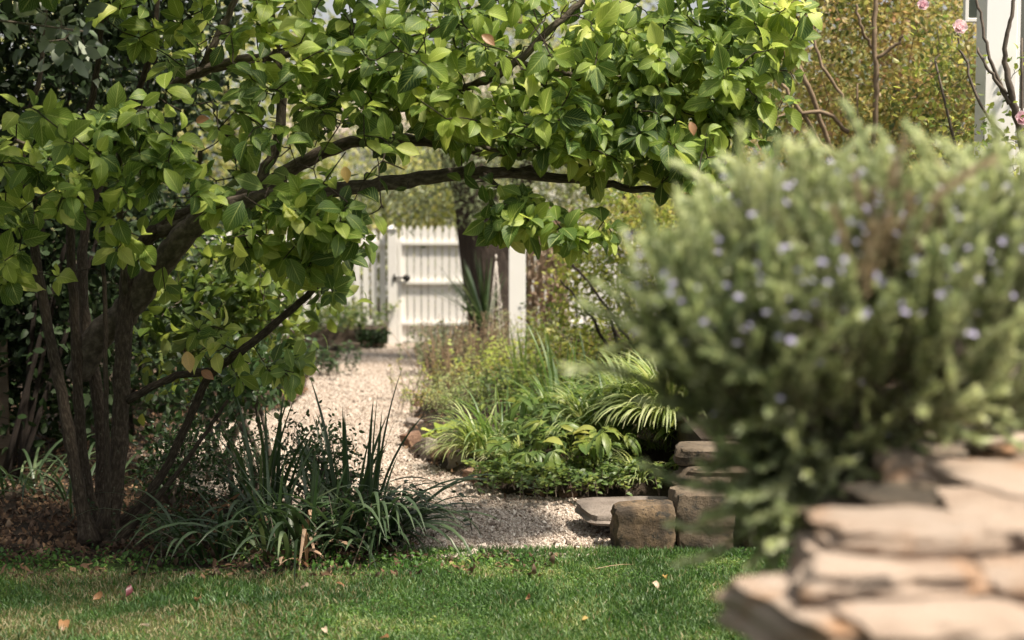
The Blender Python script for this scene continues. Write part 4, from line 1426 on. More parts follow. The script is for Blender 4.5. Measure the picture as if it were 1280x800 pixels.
# background trees and hedges beyond the fence
far = [(-7.5, 20.5, 2.2, 5.0, 'bright sunlit tree farthest left beyond the picket fence'), (-4.2, 21.5, 2.0, 5.2, 'bright sunlit tree seen through the gap in the magnolia crown'),
       (-1.6, 24.5, 1.6, 3.0, 'pale low tree straight behind the picket gate'), (1.7, 22.5, 2.0, 5.0, 'yellow-green tree beyond the fence behind the slim white post'), (5.0, 20.5, 2.4, 5.0, 'yellow-green tree beyond the arching shrub'),
       (0.2, 27.5, 3.2, 8.5, 'tallest tree beyond the fence, filling the sky behind the magnolia crown'), (8.5, 19.5, 2.3, 5.0, 'sunlit tree behind the cottage corner')]
for (x, y, r, h, lab) in far:
    bush('background_tree', lab, 'tree', (x, y, 0), [E((x, y, h * .55), (r, r * .7, h * .48))], 240, 28, .26, T_QUAD, (.09, .16), 'farleaf', 'bark_dark',
         trunk=[(catmull([(x, y, 0), (x + .1, y, h * .35), (x - .1, y, h * .7)], 5), .13, .05)], group='trees beyond the picket fence', rk=.01, rmin=.006)
bush('hedge', 'tangled green hedge behind the right-hand bed', 'hedge', (3.2, 12.8, 0), [E((2.9, 12.8, 1.3), (1.9, .6, 1.3)), E((4.0, 12.9, 2.8), (1.8, .6, 1.8))], 620, 26, .15, T_OVAL, (.05, .08), 'roseleaf', 'twig')

# white neighbouring house far behind
hz = thing('white_house', (-1.5, 30, 0), 'pale house wall glimpsed between branches beyond the gate', 'house')
box_part('wall', (-1.2, 30, 1.7), (7.0, .3, 3.4), M['whitepost'], hz)
g = Geo()
g.add([(-5.0, 29.6, 3.4), (2.6, 29.6, 3.4), (2.6, 33, 5.2), (-5.0, 33, 5.2), (-5.0, 29.6, 3.3), (2.6, 29.6, 3.3), (2.6, 33, 5.1), (-5.0, 33, 5.1)],
      [0, 1, 2, 3, 7, 6, 5, 4, 0, 4, 5, 1, 1, 5, 6, 2, 3, 2, 6, 7, 0, 3, 7, 4], [4] * 6)
part('roof', g.mesh('roof', M['stone_slab'], False), hz)


# ------------------------------------------------------------------ strap-leaved and herbaceous plants
def blade_tmpl(L, wd, lean, bend, seg=9, fold=.12, twist=0.0, kink=None, p=1.6, seed=0):
    """blade from the origin leaning towards +X"""
    v, uv = [], []
    x = z = 0.0
    for i in range(seg + 1):
        s = i / seg
        th = lean + bend * s ** p
        if kink and s > kink[0]: th += kink[1]
        if i:
            x += math.sin(th) * L / seg
            z += math.cos(th) * L / seg
        w = wd * .5 * min(1, .55 + s * 1.6) * (1 - s ** 2.6) ** .8 + .0004
        nx, nz = math.cos(th), -math.sin(th)
        tw = twist * s
        for k in (-1, 0, 1):
            yy = k * w * math.cos(tw)
            off = -abs(k) * w * fold * 2 + k * w * math.sin(tw)
            v.append((x + nx * off * -1, yy, z + nz * off * -1))
            uv.append((.5 + .5 * k, s))
    f = []
    for i in range(seg):
        a = i * 3
        f += [(a, a + 1, a + 4, a + 3), (a + 1, a + 2, a + 5, a + 4)]
    return Tmpl(v, f, uv)


def tmpl_mesh(t, mat, name):
    g = Geo(); g.inst(t, [(0, 0, 0)], np.eye(3)[None], 1.0)
    return g.mesh(name, mat)


def rz_m(a):
    c, s = math.cos(a), math.sin(a)
    return np.array([[c, -s, 0], [s, c, 0], [0, 0, 1.0]])


IRIS_UP = [tmpl_mesh(blade_tmpl(L, w, l, b, twist=t, seed=i), M['iris'], 'blade') for i, (L, w, l, b, t) in enumerate(
    [(.62, .023, .03, .12, .4), (.7, .021, .08, .35, -.3), (.55, .025, .15, .3, .6), (.66, .020, .22, .7, .2), (.5, .022, .3, .5, -.5)])]
IRIS_ARCH = [tmpl_mesh(blade_tmpl(L, w, l, b, twist=t, seed=i), M['iris'], 'blade') for i, (L, w, l, b, t) in enumerate(
    [(.62, .026, .45, 1.3, .4), (.7, .024, .6, 1.6, -.6), (.55, .028, .8, 1.2, .3), (.75, .022, .35, 2.0, .2), (.5, .024, .9, 1.0, -.3), (.66, .02, .7, 2.1, .8)])]
IRIS_DEAD = [tmpl_mesh(blade_tmpl(L, w, l, b, twist=t, kink=k, seed=i), M['iris_dead'], 'dead_blade') for i, (L, w, l, b, t, k) in enumerate(
    [(.42, .026, .3, .6, .8, (.45, 1.6)), (.36, .024, .7, .9, -.9, (.3, 1.0)), (.3, .028, .9, 1.0, .4, None), (.45, .02, .2, .5, .4, (.5, 2.0))])]
IRIS_BRIGHT = [tmpl_mesh(blade_tmpl(L, w, l, b, twist=t, seed=i), M['iris_bright'], 'blade') for i, (L, w, l, b, t) in enumerate(
    [(.62, .024, .05, .2, .4), (.66, .02, .2, .5, -.3), (.5, .024, .35, .8, .6), (.55, .02, .5, 1.2, .2)])]


def strap_plant(name, label, cat, base, spread, sets, group=None, scale=1.0, az=None):
    """sets: list of (meshes, count, scale range)"""
    t = thing(name, base, label, cat, group)
    for meshes, n, (s0, s1) in sets:
        for k in range(n):
            a = rng.uniform(0, 6.283) if az is None or rng.random() < .35 else rng.normal(az, .9)
            off = np.array([math.cos(a), math.sin(a), 0]) * rng.random() ** .5 * spread + np.array([rng.normal(), rng.normal(), 0]) * spread * .4
            m = meshes[rng.integers(0, len(meshes))]
            place('blade' if not m.name.startswith('dead') else 'dead_blade', m, t, np.asarray(base) + off, rz_m(a + rng.normal() * .3), rng.uniform(s0, s1) * scale)
    return t


strap_plant('iris_clump', 'tallest dark iris clump with upright blades against the pale gravel', 'iris', (-.80, 6.8, 0), .10, [(IRIS_UP, 26, (.8, 1.2)), (IRIS_ARCH, 30, (.8, 1.1)), (IRIS_DEAD, 6, (.9, 1.2))], 'iris clumps beside the gravel')
strap_plant('iris_clump', 'arching iris clump spilling right over the gravel edge', 'iris', (-.66, 6.55, 0), .10, [(IRIS_ARCH, 84, (.65, 1.08)), (IRIS_UP, 10, (.6, .9)), (IRIS_DEAD, 5, (.7, 1))], 'iris clumps beside the gravel', az=-.1)
strap_plant('iris_clump', 'iris clump with crossed orange dead blades at the lawn edge', 'iris', (-1.0, 6.42, 0), .16, [(IRIS_ARCH, 66, (.7, 1.05)), (IRIS_UP, 20, (.6, .95)), (IRIS_DEAD, 20, (.8, 1.15))], 'iris clumps beside the gravel')
strap_plant('iris_clump', 'dark bundled upright blades left of the tallest iris clump', 'iris', (-1.22, 6.9, 0), .06, [(IRIS_UP, 26, (.8, 1.1)), (IRIS_DEAD, 5, (1, 1.3)), (IRIS_ARCH, 10, (.7, 1))], 'iris clumps beside the gravel')
strap_plant('iris_clump', 'low sprawling iris clump nearest the magnolia trunks', 'iris', (-1.36, 6.40, 0), .16, [(IRIS_ARCH, 34, (.6, .95))], 'iris clumps beside the gravel')
strap_plant('strap_leaf_plant', 'dim arching strap-leaved plant behind the trunks at the left edge', 'plant', (-2.85, 8.0, 0), .2, [(IRIS_ARCH, 46, (.6, .9))], 'strap-leaved plants in the shade')
strap_plant('strap_leaf_plant', 'dim strap-leaved plant between the left edge and the leaning trunk', 'plant', (-2.35, 7.7, 0), .2, [(IRIS_ARCH, 36, (.5, .8))], 'strap-leaved plants in the shade')
# bright irises in the bed
for (qx, qy, s, n, lab) in [(700, 530, 1.15, 34, 'bright green upright iris fan in the middle of the bed'), (655, 500, .95, 24, 'smaller bright iris fan left of the tall middle one'), (735, 510, 1.0, 24, 'bright iris fan right of the tall middle one'), (630, 560, .75, 22, 'short iris fan above the striped grass')]:
    c = G(qx, qy + 22); c[2] = .08
    strap_plant('iris_fan', lab, 'iris', c, .1, [(IRIS_BRIGHT, n, (.7 * s, 1.15 * s))], 'bright irises in the bed')
# cordyline
cd = thing('cordyline', (xp(606, 15.0), 15.0, .1), 'spiky cordyline fan of narrow blades at the foot of the dark trunk', 'plant')
CORD = [tmpl_mesh(blade_tmpl(.75, .028, l, b), M['iris'], 'blade') for l, b in ((.1, .1), (.35, .15), (.6, .25), (.8, .5))]
g = Geo(); g.tube([(xp(606, 15.0), 15.0, .05), (xp(606, 15.0), 15.0, .42)], [.05, .04], 8); part('trunk', g.mesh('trunk', M['bark_dark']), cd)
for k in range(60):
    a = rng.normal(math.pi, .9)
    place('blade', CORD[rng.integers(0, 4)], cd, (xp(606, 15.0), 15.0, .42 + rng.normal() * .02), rz_m(a), rng.uniform(.8, 1.15))

# striped arching grasses
GR = [blade_tmpl(.38, .014, l, b, seg=7) for l, b in ((.2, 1.6), (.5, 1.7), (.7, 1.9), (.1, 1.2), (.9, 1.3))]


def fountain(label, base, n, rad, scale, az=None, mat='forest', name='striped_grass', group='arching grasses in the bed'):
    t = thing(name, base, label, 'ornamental grass', group)
    g = Geo()
    a = rng.uniform(0, 6.283, n) if az is None else rng.normal(az, 1.1, n)
    Rm = np.array([rz_m(q) for q in a])
    off = np.stack([np.cos(a), np.sin(a), np.zeros(n)], 1) * (rng.random((n, 1)) * rad)
    s = rng.uniform(.6, 1.15, n) * scale
    w = rng.integers(0, len(GR), n)
    for i, tp in enumerate(GR):
        m_ = w == i
        g.inst(tp, (np.asarray(base) + off)[m_], Rm[m_], s[m_])
    part('blades', g.mesh('blades', M[mat]), t, kind='stuff')
    return t


def gz(qx, qy, z=.1):
    c = G(qx, qy); c[2] = z
    return c


fountain('striped arching grass spilling over the edging stones', gz(600, 588), 190, .09, 1.0, math.pi * 1.1)
fountain('large pale striped grass mound left of the rosemary', gz(838, 600, .36), 420, .18, 1.35, math.pi * 1.05)
fountain('striped grass mound under the left tip of the rosemary', gz(785, 575, .30), 260, .14, 1.2, math.pi)
fountain('small striped tuft hanging over the flat slab', gz(800, 622, .09), 60, .05, .62, math.pi * 1.15)
fountain('loose striped tuft rising among the middle irises', gz(735, 590, .24), 110, .08, 1.15, math.pi)
fountain('dark striped tuft beside the low wall corner', gz(862, 600, .25), 90, .08, .9, -1.8)
fountain('striped arching grass between the short iris fan and the broad leaves', gz(655, 598, .1), 80, .08, .8, math.pi * 1.2)


ARCH_BRIGHT = [tmpl_mesh(blade_tmpl(L, w, l, b, twist=t, seed=i), M['iris_bright'], 'blade') for i, (L, w, l, b, t) in enumerate(
    [(.55, .018, .3, 1.5, .4), (.6, .016, .5, 1.7, -.4), (.5, .018, .7, 1.3, .3), (.62, .015, .2, 1.2, .2)])]
for (qx, qy, z, n, s_, a_, lab) in [(625, 590, .1, 44, .85, 3.4, 'green arching strap-leaved plant at the left end of the broad leaves'), (700, 580, .16, 40, .95, 3.3, 'green arching strap-leaved plant before the tall iris fan'),
                                (765, 590, .2, 44, 1.0, 3.2, 'green arching strap-leaved plant under the large striped mound'), (850, 585, .4, 40, .9, 3.1, 'green arching strap-leaved plant above the low wall')]:
    strap_plant('strap_leaf_plant', lab, 'plant', gz(qx, qy, z), .08, [(ARCH_BRIGHT, n, (.7, 1.1))], 'green strap-leaved plants in the bed', scale=s_, az=a_)


# broad-leaved perennials, each leaf a set of leaflets on a stalk
def palmate(n, L, spread, stalk, lean, curl, mat, name='leaf'):
    g = Geo()
    tip = np.array([math.sin(lean) * stalk, 0, math.cos(lean) * stalk])
    mid = tip * .5 + np.array([-.02 * stalk, 0, .1 * stalk])
    g.tube(catmull([(0, 0, 0), mid, tip], 3), .0022, 4)
    rr_ = np.random.default_rng(int(L * 1000) + n)
    for k in range(n):
        a = (k - (n - 1) / 2) * spread / max(1, n - 1)
        d = np.array([math.cos(a), math.sin(a), rr_.uniform(-.45, .35)])
        lt = leaf_tmpl(prof_lance if n > 3 else prof_oval, [0, .2, .45, .7, .88, 1], fold=.2, curl=curl, seed=k)
        g.inst(lt, [tip], rot_frame(d, np.array([rr_.normal() * .3, rr_.normal() * .3, 1.0]))[None], L * rr_.uniform(.75, 1.15) * (1 - .25 * abs(a) / max(spread, .1) * 2))
    return g.mesh(name, mat)


HELL = [palmate(n, L, sp, stl, ln, cu, M['hell']) for n, L, sp, stl, ln, cu in
        [(7, .13, 3.6, .22, .5, .3), (5, .14, 2.6, .26, .35, .4), (7, .12, 3.4, .16, .8, .3), (5, .15, 2.4, .30, .2, .5), (6, .12, 3.0, .12, 1.0, .35), (3, .13, 1.9, .24, .6, .4)]]


def broad_plant(label, base, n, rad, s, az=None, meshes=HELL, name='broad_leaved_perennial', cat='plant', group='broad-leaved plants in the bed'):
    t = thing(name, base, label, cat, group)
    for k in range(n):
        a = rng.uniform(0, 6.283) if az is None else rng.normal(az, 1.0)
        off = np.array([math.cos(a), math.sin(a), 0]) * rng.random() * rad
        tl = rng.normal() * .35
        Rm = rz_m(a) @ np.array([[math.cos(tl), 0, math.sin(tl)], [0, 1, 0], [-math.sin(tl), 0, math.cos(tl)]])
        place('leaf', meshes[rng.integers(0, len(meshes))], t, np.asarray(base) + off, Rm, rng.uniform(.75, 1.15) * s)
    return t


for (qx, qy, z, n, s, lab) in [(655, 612, .05, 26, .95, 'broad-leaved plant at the bed edge nearest the left stones'), (695, 612, .06, 28, 1.0, 'broad-leaved plant at the middle of the bed edge'),
                               (742, 612, .07, 28, 1.0, 'broad-leaved plant beside the small striped tuft'), (680, 590, .12, 26, 1.1, 'second-row broad-leaved plant behind the middle of the bed edge'),
                               (730, 585, .14, 28, 1.15, 'yellowish broad-leaved plant below the tall irises'), (780, 592, .16, 26, 1.1, 'dark broad-leaved plant under the large striped mound'),
                               (640, 575, .1, 24, 1.0, 'broad-leaved plant right of the short iris fan'), (830, 600, .18, 28, 1.0, 'dark broad-leaved plant beside the low wall'), (690, 560, .14, 24, 1.0, 'leafy perennial in front of the tall iris fan'),
                               (870, 585, .3, 24, 1.0, 'dark broad-leaved plant behind the top of the low wall')]:
    broad_plant(lab, gz(qx, qy, z), n, .14, s)
LIME = [palmate(1, .15, 0, .03, ln, .1, M['lime']) for ln in (.6, .9, 1.2)]
broad_plant('pale lime rosette with upright broad leaves at the bed corner', gz(546, 556, .06), 16, .06, .95, None, LIME, 'lime_rosette', 'plant', None)


# leafy stem plants: many stems with small leaves
def stemmy(name, label, cat, base, n, h, rad, lean, leaf, tm, mat, per=16, stemmat='twig', group=None, leafname='leaves'):
    t = thing(name, base, label, cat, group)
    gs, gl = Geo(), Geo()
    P, D = [], []
    for k in range(n):
        b = np.asarray(base) + np.array([rng.normal() * rad, rng.normal() * rad, 0])
        hh = h * rng.uniform(.6, 1.1)
        tip = b + np.array([rng.normal() * lean * hh, rng.normal() * lean * hh, hh])
        pts = catmull([b, (b + tip) / 2 + np.array([rng.normal() * .02, 0, .03]), tip], 4)
        gs.tube(pts, np.linspace(.003, .0012, len(pts)), 4, cap=False)
        for q in range(per):
            f = .15 + .85 * (q + rng.random()) / per
            i = min(len(pts) - 2, int(f * (len(pts) - 1)))
            w = f * (len(pts) - 1) - i
            P.append(pts[i] * (1 - w) + pts[i + 1] * w)
            a = rng.uniform(0, 6.28)
            D.append((math.cos(a), math.sin(a), rng.uniform(-.1, .7)))
    P = np.array(P); D = unit(np.array(D))
    part('stems', gs.mesh('stems', M[stemmat]), t, kind='stuff')
    scatter(gl, tm, P, D, unit(np.array([0, -.1, .8]) + rng.normal(size=(len(P), 3)) * .4), rng.uniform(leaf[0], leaf[1], len(P)))
    part(leafname, gl.mesh(leafname, M[mat]), t, kind='stuff')
    return t


gp1 = 'leafy perennials in the far half of the bed'
for (qx, qy, n, h, rad, leaf, mat, lab) in [
    (560, 528, 50, .22, .16, (.025, .045), 'pale', 'pale green mound at the path edge above the lime rosette'),
    (600, 520, 55, .30, .18, (.03, .05), 'pale', 'pale green mound right of the path-edge mound'),
    (575, 500, 50, .30, .2, (.02, .04), 'roseleaf', 'brownish mound with red stems along the far path edge'),
    (640, 520, 60, .36, .2, (.03, .055), 'hell', 'mid green leafy perennial left of the tall irises'),
    (610, 490, 55, .36, .22, (.025, .045), 'pale', 'pale frothy perennial in front of the dry plumes'),
    (565, 468, 60, .42, .28, (.03, .05), 'greyleaf', 'grey-green rounded shrublet by the far bend of the path'),
    (655, 462, 60, .8, .2, (.03, .05), 'greyleaf', 'tall grey-green stems hiding the foot of the slim white post'),
    (650, 480, 50, .6, .22, (.03, .05), 'pale', 'tall pale stems at the foot of the slim white post'),
    (690, 490, 50, .7, .22, (.03, .055), 'pale', 'tall pale stems below the dry vine'),
    (730, 500, 50, .6, .25, (.03, .055), 'yellowshrub', 'yellow-green stems behind the middle irises'),
    (780, 520, 60, .6, .3, (.03, .055), 'yellowshrub', 'yellow-green stems behind the large striped mound'),
    (840, 540, 60, .6, .3, (.03, .055), 'hell', 'mid green stems behind the rosemary left side'),
    (600, 455, 60, .4, .3, (.04, .06), 'greyleaf', 'grey-green low shrub below the spiky cordyline'),
    (548, 500, 44, .2, .15, (.02, .04), 'pale', 'low pale plant at the path edge by the far bend'),
    (540, 520, 40, .16, .12, (.02, .035), 'roseleaf', 'low brownish plant right on the path edge'),
    (700, 625, 60, .13, .16, (.03, .05), 'hell', 'low green fringe at the front edge of the bed, middle'),
    (650, 618, 50, .13, .14, (.03, .05), 'hell', 'low green fringe at the front edge of the bed, left end'),
    (770, 622, 50, .14, .14, (.03, .05), 'hell', 'low green fringe at the front edge of the bed, right end'),
    (640, 500, 60, .45, .25, (.03, .05), 'lime', 'lime green frothy perennial left of the tall irises'),
    (710, 530, 60, .45, .22, (.03, .05), 'lime', 'lime green perennial between the tall irises'),
    (660, 545, 60, .32, .2, (.025, .045), 'hell', 'bluish green small-leaved plant before the iris fans'),
]:
    stemmy('leafy_perennial', lab, 'plant', gz(qx, qy, .06), n, h, rad, .3, leaf, T_OVAL if mat != 'pale' else T_LANCE, mat, group=gp1)
for (qx, qy, lab) in [(580, 488, 'dry brown plumes nearest the path bend'), (605, 478, 'dry brown plumes in the middle, before the dark trunk'), (630, 486, 'dry brown plumes nearest the slim white post'), (556, 500, 'short reddish dry stems at the path edge')]:
    stemmy('dry_plumes', lab, 'plant', gz(qx, qy, .06), 34, .62, .12, .22, (.012, .03), T_LANCE, 'brownbits', per=34, stemmat='twig_pale', group='dried flower plumes in the bed', leafname='bracts')
stemmy('shade_plant', 'small-leaved green plant spilling over the timber planter', 'plant', (xp(425, 17.4), 17.4, .2), 90, .35, .25, .6, (.04, .07), T_OVAL, 'hell')
stemmy('shade_plant', 'green plants at the left side of the far path', 'plant', (*G(375, 470)[:2], 0), 70, .3, .25, .5, (.04, .07), T_OVAL, 'smalldark')
stemmy('shade_plant', 'low weedy plant at the foot of the magnolia, left of the iris', 'plant', (-1.55, 6.75, 0), 40, .18, .25, .5, (.02, .035), T_OVAL, 'smalldark')
stemmy('shade_plant', 'dark leafy undergrowth between the arching iris blades', 'plant', (-.78, 6.62, 0), 90, .26, .2, .4, (.025, .045), T_OVAL, 'smalldark')
iv = Geo(); k = 260
P = np.stack([rng.uniform(xp(445, 17.2), xp(484, 17.2), k), 17.2 + rng.normal(size=k) * .04, .26 - np.abs(rng.normal(size=k)) * .09], 1)
scatter(iv, T_OVAL, P, np.tile([0, -.3, -1.], (k, 1)) + rng.normal(size=(k, 3)) * .5, np.tile([0, -1., .3], (k, 1)) + rng.normal(size=(k, 3)) * .3, rng.uniform(.04, .07, k))
tag(part('ivy', iv.mesh('ivy', M['dark'])), 'dark ivy hanging over the planter by the gate post', 'ivy', kind='stuff')
# weeds and sprouts at the lawn/bed margin
g = Geo(); k = 1600
X = rng.uniform(-2.4, .1, k); Y = 6.22 + rng.normal(size=k) * .1
P = np.stack([X, Y, rng.uniform(.01, .045, k)], 1)
scatter(g, T_OVAL, P, unit(rng.normal(size=(k, 3)) + np.array([0, 0, .5])), np.tile([0, -.2, 1.], (k, 1)) + rng.normal(size=(k, 3)) * .4, rng.uniform(.012, .03, k))
tag(part('weeds', g.mesh('weeds', M['grass'])), 'small weeds sprouting where the lawn meets the bare soil', 'weeds', kind='stuff')

# ------------------------------------------------------------------ the rosemary
ros = thing('rosemary_bush', (1.0, 2.75, 1.02), 'large blurred rosemary bush with pale blue flowers on top of the stone wall', 'rosemary')


def sprig_mesh(L, bend, n, seed):
    r = np.random.default_rng(seed)
    g = Geo()
    s = np.linspace(0, 1, 8)
    th = bend * s
    pts = np.zeros((8, 3))
    for i in range(1, 8):
        pts[i] = pts[i - 1] + np.array([math.sin(th[i]) * L / 7, r.normal() * .003, math.cos(th[i]) * L / 7])
    g.tube(pts, np.linspace(.0022, .0009, 8), 4, mat=1, cap=False)
    P, D = [], []
    for k in range(n):
        f = .12 + .88 * k / n
        i = min(6, int(f * 7)); w = f * 7 - i
        c = pts[i] * (1 - w) + pts[i + 1] * w
        tn = unit((pts[i + 1] - pts[i])[None])[0]
        a = k * 2.4 + r.normal() * .3
        u = unit(np.cross(tn, [0, 1, .01])[None])[0]; v = np.cross(tn, u)
        o = u * math.cos(a) + v * math.sin(a)
        el = .72 + .45 * f + r.normal() * .1
        P.append(c); D.append(o * math.cos(el) + tn * math.sin(el))
    P = np.array(P); D = np.array(D)
    nd = Tmpl([(-.08, 0, 0), (.08, 0, 0), (.11, .55, .03), (-.11, .55, .03), (0, 1, .1)], [(0, 1, 2, 3), (3, 2, 4)])
    g.inst(nd, P, rot_frame(D, unit(r.normal(size=(n, 3)) + np.array([0, 0, 1]))), r.uniform(.017, .026, n))
    g.U[-1][:, 1] = np.repeat(.12 + .88 * np.arange(n) / n, 7)
    return g


SPR = [sprig_mesh(L, b, n, i) for i, (L, b, n) in enumerate([(.19, .2, 130), (.23, .5, 150), (.16, .1, 120), (.25, .9, 160), (.21, -.3, 140), (.18, .7, 120), (.28, 1.1, 170), (.15, .3, 110)])]
SPM = [g.mesh('sprig', [M['rosemary'], M['twig']]) for g in SPR]
SPD = []
for q in SPM:
    q2 = q.copy(); q2.materials[0] = M['drysprig']; SPD.append(q2)
# crown of the bush as ellipsoids; sprigs leave its skin following the local outward and upward direction
rc = [(pix_ell(1040, 330, 2.45, 215, 140, .34), 300), (pix_ell(1190, 330, 2.6, 150, 145, .34), 170), (pix_ell(935, 440, 2.4, 125, 105, .25), 185), (pix_ell(1120, 450, 2.5, 170, 95, .3), 170),
      (pix_ell(980, 600, 2.45, 52, 85, .14), 120), (pix_ell(1040, 560, 2.6, 110, 70, .2), 140), (pix_ell(1230, 470, 2.6, 90, 75, .3), 90), (pix_ell(838, 390, 2.35, 44, 90, .14), 60), (pix_ell(1060, 250, 2.6, 200, 60, .25), 110),
      (pix_ell(1230, 250, 2.5, 90, 60, .25), 60)]
base = np.array([1.0, 2.75, 1.02])
cen = W(1050, 500, 2.6)
PS, DS, SS = [], [], []
for (c, r), n in rc:
    n = int(n * .85)
    d = rand_unit(n)
    p = c + d * r * (rng.random((n, 1)) ** .22) * .92
    o = unit((p - cen) + np.array([0, 0, .0]))
    dirs = unit(o * .85 + np.array([0, -.05, .45]) + rng.normal(size=(n, 3)) * .2)
    low_ = p[:, 2] < 1.2
    dirs[low_] = unit(o[low_] * .9 + np.array([-.1, -.1, -.15]) + rng.normal(size=(low_.sum(), 3)) * .3)
    PS.append(p); DS.append(dirs); SS.append(rng.uniform(.7, 1.08, n))
PS = np.concatenate(PS); DS = np.concatenate(DS); SS = np.concatenate(SS)
# frame with local Z along DS
upz = np.array([0, 0, 1.0]) + rng.normal(size=DS.shape) * .45
rx = unit(upz - DS * np.sum(upz * DS, 1, keepdims=True))
RMs = np.stack([rx, np.cross(DS, rx), DS], -1)
PS = PS - DS * .10 * SS[:, None] - np.array([0, 0, 1.0]) * np.clip((PS[:, 2:3] - 1.25) / .35, 0, 1) * .055
order = np.argsort(PS[:, 1])
for i in order[:290]:
    place('sprig', (SPD if (abs(proj(PS[i])[0] - 1075) < 75 and abs(proj(PS[i])[1] - 300) < 90 and rng.random() < .55) else SPM)[rng.integers(0, len(SPM))], ros, PS[i], RMs[i], SS[i])
rest = order[290:]
g = Geo()
which = rng.integers(0, len(SPR), len(rest))
for i, sg in enumerate(SPR):
    UV = np.concatenate(sg.U); V = np.concatenate(sg.V); L = np.concatenate(sg.L).astype(np.int32); S_ = np.concatenate(sg.S); Mi = np.concatenate(sg.M)
    idx = rest[which == i]
    k = len(idx)
    v = np.einsum('kij,knj->kni', RMs[idx], V[None] * SS[idx][:, None, None]) + PS[idx][:, None]
    g.add(v.reshape(-1, 3), (L[None] + (np.arange(k) * len(V))[:, None]).ravel(), np.tile(S_, k), np.tile(UV, (k, 1)))
    g.M[-1] = np.tile(Mi, k)
part('sprigs', g.mesh('sprigs', [M['rosemary'], M['twig']]), ros, kind='stuff')
# woody stems
g, _ = grow(np.array([base, base + [.02, -.05, .08], base + [-.1, -.1, .06], base + [.12, .0, .1]]), PS[rng.choice(len(PS), 260, replace=False)], step=.06, rk=.018, rmax=.012, rmin=.0018, sides=5)
part('stems', g.mesh('stems', M['twig']), ros, kind='stuff')
# blooms
g = Geo()
for k in range(5):
    a = k * 1.257
    d = np.array([math.cos(a), math.sin(a), .5])
    g.inst(T_OVAL[0], [(0, 0, 0)], rot_frame(unit(d[None])[0], np.array([0, 0, 1.0]))[None], 1.0)
g.inst(T_OVAL[1], [(0, 0, 0), (0, 0, 0)], rot_frame(np.array([[.1, .1, 1.], [-.2, .1, .9]]), np.array([[1., 0, 0], [0, 1., 0]])), .8)
fm = g.mesh('bloom', M['flower'])
topness = PS[:, 2] * .9 - PS[:, 1] * .75 - np.clip(1.36 - PS[:, 2], 0, 1) * 1.6 + rng.normal(size=len(PS)) * .10
cand = np.argsort(-topness)[:260]
extra = rng.choice(len(PS), 40, replace=False)
cnt = 0
for i in np.concatenate([cand, extra]):
    for q in range(rng.integers(0, 2) + (rng.random() < .2)):
        if cnt >= 299: break
        cnt += 1
        pos = PS[i] + DS[i] * SS[i] * rng.uniform(.10, .17) + rng.normal(size=3) * .02 + np.array([0, -.008, 0])
        place('bloom', fm, ros, pos, rot_frame(rand_unit(1)[0], np.array([0, -.5, 1.])), rng.uniform(.0065, .0095))

g = Geo()
fg = Geo()
for k in range(5):
    a = k * 1.257
    fg.inst(T_OVAL[0], [(0, 0, 0)], rot_frame(unit(np.array([[math.cos(a), math.sin(a), .5]]))[0], np.array([0, 0, 1.0]))[None], 1.0)
FT = Tmpl(np.concatenate(fg.V), []); FT.loops = np.concatenate(fg.L).astype(np.int32); FT.sizes = np.concatenate(fg.S); FT.uv = np.zeros((len(FT.v), 2))
ii = np.argsort(-(topness + rng.normal(size=len(PS)) * .06))[:420]
fp = PS[ii] + DS[ii] * SS[ii][:, None] * rng.uniform(.08, .18, (len(ii), 1)) + rng.normal(size=(len(ii), 3)) * .015
g.inst(FT, fp, rot_frame(rand_unit(len(ii)), np.tile([0, -.5, 1.], (len(ii), 1))), rng.uniform(.006, .009, len(ii)))
part('blooms', g.mesh('blooms', M['flower']), ros, kind='stuff')

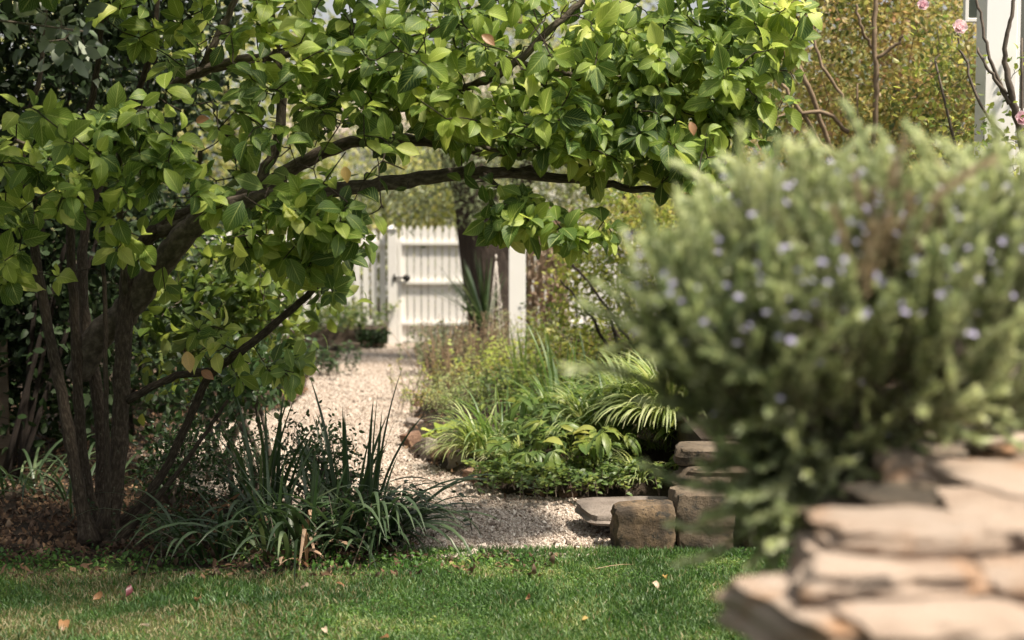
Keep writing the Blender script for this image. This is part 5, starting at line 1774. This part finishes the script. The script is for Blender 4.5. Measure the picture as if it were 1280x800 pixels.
# ------------------------------------------------------------------ fallen leaves on the lawn
fl = [(78, 776, .055, 'mag_brown', 'curled orange-brown fallen leaf at the lower left of the lawn'), (158, 746, .04, 'red', 'dark red fallen leaf near the lower left'), (385, 733, .036, 'tan', 'pale tan fallen leaf on the lawn below the iris clumps'),
      (420, 729, .03, 'mag_brown', 'small brown fallen leaf right of the pale tan one'), (405, 785, .026, 'tan', 'tiny pale fallen leaf near the bottom, below the iris clumps'), (486, 797, .035, 'mag_brown', 'brown fallen leaf cut by the bottom edge'),
      (246, 748, .04, 'mag_brown', 'brown fallen leaf right of the dark red leaf'), (175, 780, .026, 'tan', 'tiny tan fallen leaf right of the curled orange-brown one'), (815, 729, .036, 'tan', 'pale fallen leaf on the bright lawn below the square block'),
      (830, 720, .03, 'mag_yellow', 'yellow fallen leaf just above the pale one at right'), (657, 750, .024, 'mag_brown', 'small orange fallen leaf in the middle of the lawn'), (116, 750, .035, 'mag_brown', 'flat brown fallen leaf in the shaded lower left lawn'),
      (735, 772, .022, 'mag_yellow', 'tiny yellow fallen leaf at the middle of the bright lawn')]
M['red'] = leaf_mat('red_leaf', [(.10, .012, .02), (.16, .02, .03)], trans=.2)
M['tan'] = leaf_mat('tan_leaf', [(.48, .36, .26), (.56, .44, .33)], trans=.2, vein=.3)
for (qx, qy, s, m, lab) in fl:
    c = G(qx, qy, .03)
    g = Geo(); g.inst(leaf_tmpl(prof_oval, [0, .15, .35, .6, .82, 1], fold=.3, curl=rng.uniform(-.9, .9), twist=rng.normal() * .9, wave=.12, seed=int(qx)), [(0, 0, 0)], np.eye(3)[None], 1.0)
    o = part('fallen_leaf', g.mesh('fallen_leaf', M[m]))
    a = rng.uniform(0, 6.28)
    o.location = Vector(c); o.scale = (s * 1.45,) * 3; o.rotation_euler = (rng.normal() * .3, rng.normal() * .3, a)
    tag(o, lab, 'leaf', 'fallen leaves on the lawn')
c = G(770, 711, .03)
g = Geo(); g.inst(blade_tmpl(.17, .007, 1.35, .3), [(0, 0, 0)], np.eye(3)[None], 1.0)
o = part('dead_blade', g.mesh('dead_blade', M['iris_dead'])); o.location = Vector(c) + Vector((-.09, 0, 0)); o.rotation_euler = (0, 0, .1)
tag(o, 'long thin dry blade lying on the lawn in front of the square block', 'leaf')
